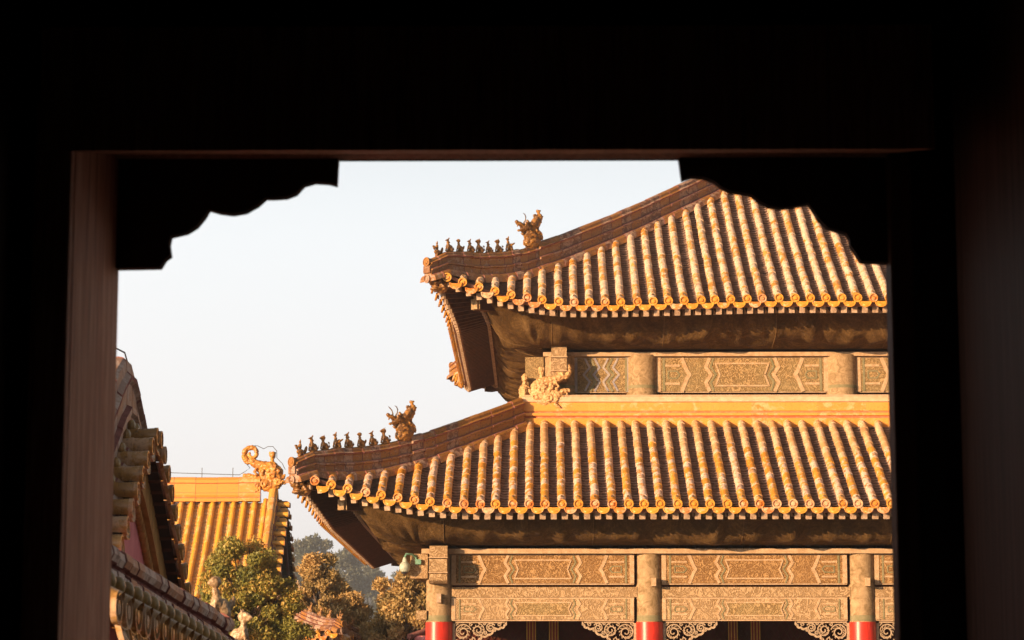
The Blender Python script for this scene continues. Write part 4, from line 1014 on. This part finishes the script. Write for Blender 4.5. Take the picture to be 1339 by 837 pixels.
for i in range(n):
    c = dirn * (i * .33 + .1)
    b = c + side * .12 + np.array([0, 0, -.40]); sv = dirn / np.linalg.norm(dirn)
    ax = side * .80 + np.array([0, 0, -.42]); ax /= np.linalg.norm(ax); nn = np.cross(sv, ax); nn *= np.sign(nn[2])
    th = np.linspace(-.4, math.pi + .4, 10)
    P = np.array([[b + ax * l + (sv * math.cos(q) + nn * math.sin(q)) * rr for q in th] for l, rr in ((-.1, .10), (.22, .11), (.224, .10), (.62, .112))])
    tl_.grid(P, 0, float(RNG.random()), True)
    e = b + ax * .63
    add_disc(tl_, e, side, sv, .118, float(RNG.random()))
    add_drip(tl_, e + sv * .165 + np.array([0, 0, -.10]), side, sv, .13, .17, float(RNG.random()))
    tl_.ball(b + ax * .16 + nn * .13, (.06, .06, .075), 1, .5, 10, 6)
    ww = np.linspace(-1, 1, 5)
    P = np.array([[b + sv * .165 + ax * l + sv * w_ * .165 + nn * (-.04 - .04 * (1 - w_ * w_)) for w_ in ww] for l in (-.1, .62)])
    tl_.grid(P, 0, .3, False)
    for s_ in (-1,):
        ax2 = -side * .80 + np.array([0, 0, -.42]); ax2 /= np.linalg.norm(ax2); b2 = c - side * .12 + np.array([0, 0, -.40])
        P = np.array([[b2 + ax2 * l + (sv * math.cos(q) + np.array([0, 0, 1.0]) * math.sin(q)) * rr for q in th] for l, rr in ((-.1, .10), (.62, .112))])
        tl_.grid(P, 0, float(RNG.random()), True)
for i in range(2):
    pass
q0, q1 = P0, dirn * Lw
def wallbox(mb, w_, zt, zb):
    v = []
    for q in (q0, q1):
        for s_ in (-1, 1):
            for z in (zt, None): v.append(q + side * w_ * s_ + (np.array([0, 0, zt]) if z is not None else np.array([0, 0, zb - q[2]])))
    mb.add(v, [(0, 2, 3, 1), (4, 5, 7, 6), (0, 1, 5, 4), (2, 6, 7, 3), (0, 4, 6, 2)], 0)
wallbox(wl_, .40, -.72, GROUND - A0[2]); wl_.build('wall', M['pinkwall'], wc, off=(0, 0, 0))
ridge.build('capping', [glaze('brick_capping', [(0, (0.46, 0.20, 0.10)), (0.45, (0.5, 0.26, 0.15)), (0.6, (0.22, 0.11, 0.08)), (1, (0.10, 0.06, 0.05))], (0.58, 0.44, 0.37), 0.4, gfac=0.6, rough=.6), M['mortar'], M['cream']], wc, off=(0, 0, 0))
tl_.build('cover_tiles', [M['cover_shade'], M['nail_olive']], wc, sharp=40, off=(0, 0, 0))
for (xx, yy, Y, k, sc, fw_) in ((277, 806, 25.0, 2, .46, (-.8, -.6)), (309, 815, 26.4, 0, .42, (.9, -.3))):
    b = px(xx, yy, Y); t = (b[1] - A0[1]) / dirn[1]; b = A0 + dirn * t + np.array([0, 0, .02 if xx < 290 else -.12])
    ORG[0] = A0.copy(); place(FIG[k], 'roof_figure', wc, b, fw_, sc, M['dragon_dull'])
# middle hall, beyond the juniper
ra = px(378, 652, 97.0)
mh = thing('rear_hall', 'sunlit amber-roofed hall with a scrolled dragon on its ridge beyond the juniper', 'palace hall', tuple(ra))
zm_ = lambda y: -(1.06 * abs(y) - .035 * y * y)
MHM = [M['ridge_lit'], M['mortar'], M['cream']]
rt = gable_roof(mh, 6.2, zm_, 22.0, .405, .098, M['cover_hall'], M['pan_hall'], MHM, False, 24, rh=.5, rake_d=.42, rofs=.18, base=GROUND - ra[2], wallback=.5, gable_mats=('mortar', 'redgable') if False else ('pinkwall', 'redwall'))
mr = MB(); pf = [(-.30, -.15), (-.26, -.02), (-.2, .02), (-.24, .10), (-.24, .18), (-.18, .20), (-.18, .55), (-.24, .58), (-.22, .70), (-.1, .80), (0, .82)]; mt = [0, 1, 0, 0, 1, 0, 1, 0, 2, 2]
sweep(mr, [(-1.1, 0, .02), (-22, 0, .02)], (0, 1, 0), pf + [(-x, z) for x, z in pf[::-1][1:]], mt + mt[::-1], .85)
mr.build('main_ridge', [M['ridge_lit'], M['mortar_red'], M['ridge_lit']], rt, off=(0, 0, 0))
ORG[0] = np.array(ra); place(DRAGON, 'dragon_ornament', rt, ra + np.array([-.92, 0, .30]), (-1, 0), 1.26, M['dragon_amber'], zr=1.0)
place(HEAD, 'beast_head', rt, ra + np.array([-.28, -.1, .62]), (1, 0), .34, M['dragon_amber'])
wr = MB(); zt = 1.18
hook = [px(x, y, 97.0) - ra for x, y in ((313, 621), (320, 617), (327, 612), (320, 604), (318, 596), (322, 587), (330, 583), (337, 583), (345, 587), (350, 584), (357, 584), (362, 590), (362, 599), (369, 606), (373, 614))]
wr.tube([(-22, 0, zt), (-10, 0, zt), tuple(hook[0])] + hook[1:], .013, 5)
for x in (-8.0, -6.3, -4.85, -3.4, -2.2): wr.tube([(x, 0, .8), (x, 0, zt + .02)], .014, 5)
wr.tube([px(333, 583, 97.) - ra, px(333, 592, 97.) - ra], .013, 5)
wr.build('lightning_wire', M['wire'], mh, off=(0, 0, 0))

# ---- small gate roofs low between the trees
def small_gate(corner, sizeA, sizeB, z0, label, figs, fscale=.33, name='gate_roof', mats=None, cov=None):
    x, y = corner
    rf = Roof(x - sizeA, y + sizeB, sizeA, sizeB, z0, lambda d: .07 + .55 * d, 1.6, .38, .2, sizeB, x - .3, .36)
    t = thing(name, label, 'gate', (x - sizeA, y + sizeB, GROUND))
    dk = MB()
    for k in ('front', 'left', 'right', 'back'):
        U, O, mp, out, al = rf.side(k); rows = []
        for i in range(31):
            f = -1 + 2 * i / 30; rows.append([rf.pt(k, f * max(0.0, U - d), d, -.22) for d in np.linspace(.05, rf.dmax, 8)])
        dk.grid(np.array(rows), 0, .5, False)
    r_ = dk.build('roof', M['soffit'], t)
    cv, pn, en = MB(), MB(), MB()
    for k in ('front', 'left', 'right', 'back'): tile_side(rf, k, cv, pn, en, cv, r=.088)
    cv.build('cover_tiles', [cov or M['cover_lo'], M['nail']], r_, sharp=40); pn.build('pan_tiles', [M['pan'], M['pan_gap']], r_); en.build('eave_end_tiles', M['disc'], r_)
    for k in ('front', 'right'): rafter_ends(rf, k, r_, .24)
    for c in ((1, -1), (-1, -1), (1, 1), (-1, 1)):
        hip_ridge(rf, c, -.22, 2.6, sizeB - .1, .3, .4, r_, mats or RS, figs if c[1] < 0 else figs[:2], M['figure'] if cov is None else M['dragon_dull'], beast_scale=.6, figsize=fscale)
    mr_ = MB(); pf, mt = ridge_profile(.6, .16)
    sweep(mr_, [(x - 2 * sizeA + sizeB, y + sizeB, z0 + rf.f(sizeB)), (x - sizeB, y + sizeB, z0 + rf.f(sizeB))], (0, 1, 0), pf, mt, .5); mr_.build('main_ridge', mats or RS, r_)
    wl2 = MB(); wl2.box(x - 2 * sizeA + 1.2, y + 1.2, GROUND, x - 1.2, y + 2 * sizeB - 1.2, z0 - .1, 0); wl2.build('wall', M['pinkwall'], t)
    return t
c = px(441, 826, 84.0)
small_gate((c[0], c[1]), 3.4, 2.6, c[2] - .22, 'small sunlit gate roof with a file of figures, right of the juniper', [-.1, .28, .62, .98, 1.34, 1.75], .34)
c = px(481, 840, 92.0)
small_gate((c[0], c[1]), 3.0, 2.2, c[2] - .1, 'small dull gate roof half hidden between the two brown trees', [-.05, .5, 1.05], .34, cov=M['cover_shade'], mats=[M['ridge_shade'], M['mortar'], M['cream']])

# ================================================================== TREES
def build_tree(name, label, base, H, crown, leafm, nleaf, lsize, group=None, cat='tree', trunk_r=.2, nclump=60, clr=.5, seed=1, upright=0.3, tone=(0, 1)):
    """crown: list of ellipsoids (centre offset, radii) relative to the base"""
    rg = np.random.default_rng(seed)
    t = thing(name, label, cat, tuple(base), group)
    tr = MB(); top = np.array([rg.normal(0, .1), rg.normal(0, .1), H * .93])
    tr.tube([np.zeros(3), top * .3 + np.array([.1, 0, 0]), top * .6, top], [trunk_r, trunk_r * .8, trunk_r * .5, trunk_r * .12], 8)
    cl = []
    vols = np.array([np.prod(r) for c, r in crown]); vols = vols / vols.sum()
    for i in range(nclump):
        c, r = crown[rg.choice(len(crown), p=vols)]
        v = rg.normal(size=3); v /= np.linalg.norm(v); v *= rg.uniform(.45, 1.0) ** .6
        cl.append(np.array(c) + v * np.array(r))
    for c in cl:
        if rg.random() < .6:
            z0 = max(.15, (c[2] / H) * .75); st = top * z0
            tr.tube([st, (st + c) / 2 + rg.normal(0, .1, 3), c], [trunk_r * .25, trunk_r * .16, .012], 5)
    tr.build('trunk', M['bark'], t, off=(0, 0, 0))
    n = nleaf; ci = rg.integers(0, len(cl), n); C = np.array(cl)[ci]
    cr = rg.uniform(.5, 1.1, len(cl))[ci] * clr
    v = rg.normal(size=(n, 3)); v /= np.linalg.norm(v, axis=1)[:, None]; v *= (rg.random(n) ** .45)[:, None]
    p = C + v * cr[:, None] * np.array([1, 1, .75])
    a = rg.normal(size=(n, 3)); a[:, 2] += upright * 2; a /= np.linalg.norm(a, axis=1)[:, None]
    b = np.cross(a, rg.normal(size=(n, 3))); b /= np.linalg.norm(b, axis=1)[:, None]
    s = lsize * rg.uniform(.6, 1.4, n)[:, None]
    V = np.stack([p - b * s * .28, p + a * s * .6 - b * s * .1, p + a * s, p + b * s * .35 + a * s * .3], 1).reshape(-1, 3)
    F = np.arange(n * 4).reshape(n, 4)
    tone_c = rg.uniform(*tone, len(cl))[ci] * .6 + rg.random(n) * .4
    lf = MB(); lf.add(V, F, 0, tone_c); lf.build('crown', leafm, t, off=(0, 0, 0))
    return t
b = px(318, 760, 74.0); b0 = np.array([b[0], b[1], GROUND]); hh = px(318, 695, 74.0)[2] - GROUND
build_tree('juniper_tree', 'juniper with orange-tinged clumps before the amber roof', b0, hh,
           [((0, 0, hh - 1.0), (.9, .9, .9)), ((-.5, 0, hh - 1.9), (.9, .9, 1.0)), ((.55, 0, hh - 2.1), (1.0, .9, .9)), ((-.1, 0, hh - 3.2), (1.4, 1.2, 1.2)), ((1.1, 0, hh - 3.0), (.75, .8, .6)), ((0, 0, hh - 4.6), (1.4, 1.2, 1.2))], M['leaf'], 120000, .10, nclump=210, clr=.40, seed=3, trunk_r=.16)
b = px(425, 760, 91.0); b0 = np.array([b[0], b[1], GROUND]); hh = px(425, 722, 91.0)[2] - GROUND
build_tree('broad_tree', 'brown-green tree right of the amber hall, behind the small gate roof', b0, hh,
           [((-.2, 0, hh - .8), (.6, .7, .7)), ((-.1, 0, hh - 1.9), (1.1, 1.0, 1.0)), ((.6, 0, hh - 2.2), (.9, .9, .9)), ((-.4, 0, hh - 3.4), (1.0, 1.0, 1.0)), ((.3, 0, hh - 4.3), (1.1, 1.1, 1.0))], M['leaf2'], 90000, .12, nclump=170, clr=.38, seed=5, group='brown trees below the left eave')
b = px(528, 780, 90.0); b0 = np.array([b[0], b[1], GROUND]); hh = px(520, 742, 90.0)[2] - GROUND
build_tree('broad_tree', 'dense brown-green tree beside the corner column, under the eave', b0, hh,
           [((-.1, 0, hh - .9), (.8, .9, .8)), ((.9, 0, hh - 1.3), (.9, .9, 1.0)), ((.3, 0, hh - 1.9), (1.2, 1.2, 1.1)), ((-.6, 0, hh - 2.9), (1.2, 1.2, 1.0)), ((.5, 0, hh - 3.8), (1.3, 1.3, 1.2)), ((-.4, 0, hh - 5.0), (1.5, 1.3, 1.3)), ((1.8, 0, hh - 3), (1.4, 1.3, 1.6))], M['leaf2'], 130000, .13, nclump=300, clr=.45, seed=8, group='brown trees below the left eave')
far = [(408, 697, 560, 11.5, 'hazy bluish tree, tallest on the far skyline'), (449, 718, 600, 10, 'hazy far tree just right of the tallest one'), (484, 737, 640, 10, 'hazy far tree above the three pale posts'),
       (520, 748, 600, 9, 'hazy far tree left of the dome camera'), (378, 733, 620, 10, 'hazy far tree showing past the edge of the amber hall'), (556, 745, 650, 10, 'hazy far tree behind the corner column')]
for i, (x, y, Y, w_, lb) in enumerate(far):
    tp = px(x, y, Y); b0 = np.array([tp[0], tp[1], GROUND]); hh = tp[2] - GROUND
    build_tree('far_tree', lb, b0, hh, [((0, 0, hh - w_ * .5), (w_ * .35, w_ * .4, w_ * .45)), ((-w_ * .15, 0, hh - w_ * 1.1), (w_ * .55, w_ * .5, w_ * .5)), ((w_ * .2, 0, hh - w_ * 1.6), (w_ * .6, w_ * .5, w_ * .6)), ((0, 0, hh - w_ * 2.4), (w_ * .6, w_ * .5, w_ * .7))],
               M['leaf3'], 40000, .9, nclump=150, clr=2.6, seed=20 + i, group='hazy trees on the far skyline', trunk_r=.3)
# far wooded rise and pale building
setorg(0, 0, 0)
hl = MB(); xs = np.linspace(-420, 420, 70); yv = np.linspace(480, 860, 30)
rows = [[(x, y, GROUND + 28 * smooth01((y - 480) / 260) * (0.55 + .45 * mnoise.noise(Vector((x * .01, y * .01, 0)))) - .3) for x in xs] for y in yv]
hl.grid(np.array(rows), 0, .5, True); tag(hl.build('hill', simple('hill_ground', (.05, .055, .03), (.1, .09, .05), .2, .95), sharp=None), 'low wooded rise beyond the palace', None, kind='structure')
rg = np.random.default_rng(40); n = 60000
cx_ = rg.uniform(-230, 60, 420); cy_ = rg.uniform(560, 760, 420)
ci = rg.integers(0, 420, n); cz_ = np.array([GROUND + 21 * smooth01((y - 480) / 260) + 5 + rg.uniform(-1, 3) for y in cy_])
v = rg.normal(size=(n, 3)); v /= np.linalg.norm(v, axis=1)[:, None]; v *= (rg.random(n) ** .4)[:, None]
p = np.stack([cx_, cy_, cz_], 1)[ci] + v * np.array([5.5, 5.0, 7.0]); a_ = rg.normal(size=(n, 3)); b_ = rg.normal(size=(n, 3)); a_ /= np.linalg.norm(a_, axis=1)[:, None]; b_ /= np.linalg.norm(b_, axis=1)[:, None]
V = np.stack([p, p + a_ * 1.4, p + a_ * 1.2 + b_ * 1.2], 1).reshape(-1, 3); fw_ = MB(); fw_.add(V, np.arange(n * 3).reshape(n, 3), 0, rg.random(n))
tag(fw_.build('far_wood', M['leaf3']), 'hazy far wood behind the trees', 'wood', kind='stuff')
for i, xx in enumerate((472.5, 478.5, 484)):
    c = px(xx, 782, 97.0)
    mb = MB(); setorg(c[0], c[1], GROUND); mb.box(c[0] - .05, c[1] - .05, GROUND, c[0] + .05, c[1] + .05, c[2] - .06); mb.tube([(c[0], c[1], c[2] - .065), (c[0], c[1], c[2] - .02), (c[0], c[1], c[2] + .02)], [.055, .06, .02], 12)
    o = mb.build('marble_post', M['marble'])
    o.location = (c[0], c[1], GROUND); tag(o, ['leftmost', 'middle', 'rightmost'][i] + ' of the three pale posts between the brown trees', 'post', 'three pale posts between the brown trees')
# low tiled wall end left of the corner column
c = px(549, 822, 88.0); wk = thing('low_wall', 'low pink wall with a round-ended tile ridge left of the red column', 'wall', (c[0], c[1], GROUND))
mb = MB(); mb.box(c[0] - .18, c[1], GROUND, c[0] + 1.2, c[1] + 5, c[2] - .25); mb.build('wall', M['pinkwall'], wk)
mb = MB(); mb.tube([(c[0] - .35, c[1] - .1, c[2] - .28), (c[0] + .1, c[1] + .3, c[2] - .1), (c[0] + .9, c[1] + 1.0, c[2] + .4)], .10, 12); add_disc(mb, (c[0] - .36, c[1] - .11, c[2] - .28), (-.7, -.7, 0), (.7, -.7, 0), .11, .5); mb.build('ridge', M['mortar'], wk)

# ================================================================== GATE HALL the picture is taken from
gh = thing('gate_hall', 'dark timber gate hall whose doorway frames the whole view', 'gate hall', (0, 3, GROUND))
yF, yB = 10.56, 10.68
xl = px(152, 400, yB)[0]; xr = px(1166, 400, yF)[0]; zh = px(650, 208.5, yB)[2]; zh2 = px(650, 209, yB)[2]
WT = M['greywood']
mb = MB()
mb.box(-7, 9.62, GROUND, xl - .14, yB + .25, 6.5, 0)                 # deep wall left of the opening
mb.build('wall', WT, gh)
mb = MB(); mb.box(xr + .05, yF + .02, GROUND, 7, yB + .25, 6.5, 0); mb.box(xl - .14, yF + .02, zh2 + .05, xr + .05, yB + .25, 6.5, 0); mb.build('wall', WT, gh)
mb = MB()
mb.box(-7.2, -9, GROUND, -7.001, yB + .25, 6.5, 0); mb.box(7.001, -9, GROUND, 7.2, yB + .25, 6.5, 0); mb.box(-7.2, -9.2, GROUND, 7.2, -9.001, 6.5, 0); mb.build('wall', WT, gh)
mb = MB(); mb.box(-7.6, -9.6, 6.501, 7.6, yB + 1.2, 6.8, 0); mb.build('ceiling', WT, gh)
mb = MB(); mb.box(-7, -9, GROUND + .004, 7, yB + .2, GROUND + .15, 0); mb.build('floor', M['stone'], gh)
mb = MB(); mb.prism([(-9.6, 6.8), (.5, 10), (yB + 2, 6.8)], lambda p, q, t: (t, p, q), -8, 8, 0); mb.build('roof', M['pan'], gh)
# deep splayed head over the doorway
zf0 = px(650, 199, 9.6)[2]; hd_ = MB()
hd_.prism([(9.56, zf0), (9.56, zf0 + .5), (10.55, zf0 + .5), (yF - .004, zh - .0035)], lambda p, q, t: (t, p, q), xl - .13, xr + .04, 0)
hd_.build('splayed_head', M['jamb'], gh)
hw = MB(); hw.box(-7, 9.6, zf0 + .5, 7, 9.85, 6.5, 0); hw.build('wall', WT, gh)
def bevbox(name, x0, y0, z0, x1, y1, z1, mat, parent, bv=.012):
    bm = bmesh.new(); bmesh.ops.create_cube(bm, size=1)
    for v in bm.verts: v.co = Vector(((x0 + x1) / 2 + v.co.x * (x1 - x0), (y0 + y1) / 2 + v.co.y * (y1 - y0), (z0 + z1) / 2 + v.co.z * (z1 - z0))) - Vector(ORG[0])
    bmesh.ops.bevel(bm, geom=list(bm.edges), offset=bv, segments=2, affect='EDGES', profile=.6)
    me = bpy.data.meshes.new(name); bm.to_mesh(me); bm.free(); me.materials.append(mat)
    return lift_obj(bpy.data.objects.new(name, me), parent)
bevbox('lintel', xl - .13, yF, zh2, xr + .05, yB, zh2 + .30, M['jamb'], gh)
bevbox('jamb', xr, yF, GROUND, xr + .10, yB + .05, zh2, M['doorwood'], gh)
bevbox('jamb', xl - .135, 9.66, GROUND, xl, yB + .05, zh - .004, M['jamb'], gh, .01)
bevbox('jamb_bead', xl - .15, 9.58, GROUND, xl - .0, 9.655, zh - .004, M['jamb'], gh, .02)
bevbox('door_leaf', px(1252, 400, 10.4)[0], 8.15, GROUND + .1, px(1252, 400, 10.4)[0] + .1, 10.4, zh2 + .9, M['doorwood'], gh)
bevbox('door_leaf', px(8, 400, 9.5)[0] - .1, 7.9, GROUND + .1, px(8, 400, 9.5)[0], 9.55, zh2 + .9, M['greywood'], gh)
# scalloped corner brackets, outline measured as offsets from the head corner
OUTL = [(443, 208), (441, 243), (430, 240), (412, 239), (398, 243), (388, 254), (375, 259), (358, 260), (348, 260), (338, 269), (322, 278), (305, 281), (288, 279), (274, 275), (268, 285), (258, 297), (245, 305), (224, 310), (222, 320), (224, 335), (217, 340), (210, 351), (152, 352)]
def corner_bracket(outl, corner):
    pts = [px(x, y, yB) for x, y in outl + [corner]]
    poly = [(p[0], p[2]) for p in pts]
    bm = bmesh.new(); vs = [bm.verts.new((p, yB - .03 - ORG[0][1], q - ORG[0][2])) for p, q in poly]
    for v in vs: v.co.x -= ORG[0][0]
    f = bm.faces.new(vs); r = bmesh.ops.extrude_face_region(bm, geom=[f])
    for v in r['geom']:
        if isinstance(v, bmesh.types.BMVert): v.co.y += .07
    bmesh.ops.recalc_face_normals(bm, faces=bm.faces)
    bmesh.ops.triangulate(bm, faces=[q for q in bm.faces if len(q.verts) > 4])
    me = bpy.data.meshes.new('corner_bracket'); bm.to_mesh(me); bm.free(); me.materials.append(M['greywood'])
    return lift_obj(bpy.data.objects.new('corner_bracket', me), gh)
corner_bracket(OUTL, (152, 208))
OUTR = [(887, 207), (891, 236), (905, 232), (920, 233), (933, 238), (945, 247), (957, 252), (968, 253), (982, 256), (992, 264), (1005, 271), (1022, 273), (1038, 271), (1056, 267), (1062, 275), (1070, 288), (1082, 299), (1095, 303), (1105, 306), (1110, 313), (1111, 322), (1118, 332), (1125, 343), (1166, 345)]
corner_bracket(OUTR, (1166, 207))
# air
hz = MB(); setorg(0, 0, 0); hz.box(-450, -40, GROUND - 1, 450, 1000, 60)
hm = bpy.data.materials.new('haze'); hm.use_nodes = True; hn = hm.node_tree.nodes; hn.remove(hn['Principled BSDF'])
vl = hn.new('ShaderNodeVolumePrincipled'); vl.inputs['Color'].default_value = (.93, .94, .96, 1); vl.inputs['Density'].default_value = .0006; vl.inputs['Anisotropy'].default_value = .4
hm.node_tree.links.new(vl.outputs[0], hn['Material Output'].inputs['Volume'])
HAZE = hz.build('haze', hm); tag(HAZE, 'thin pale haze in the air', 'haze', kind='stuff')
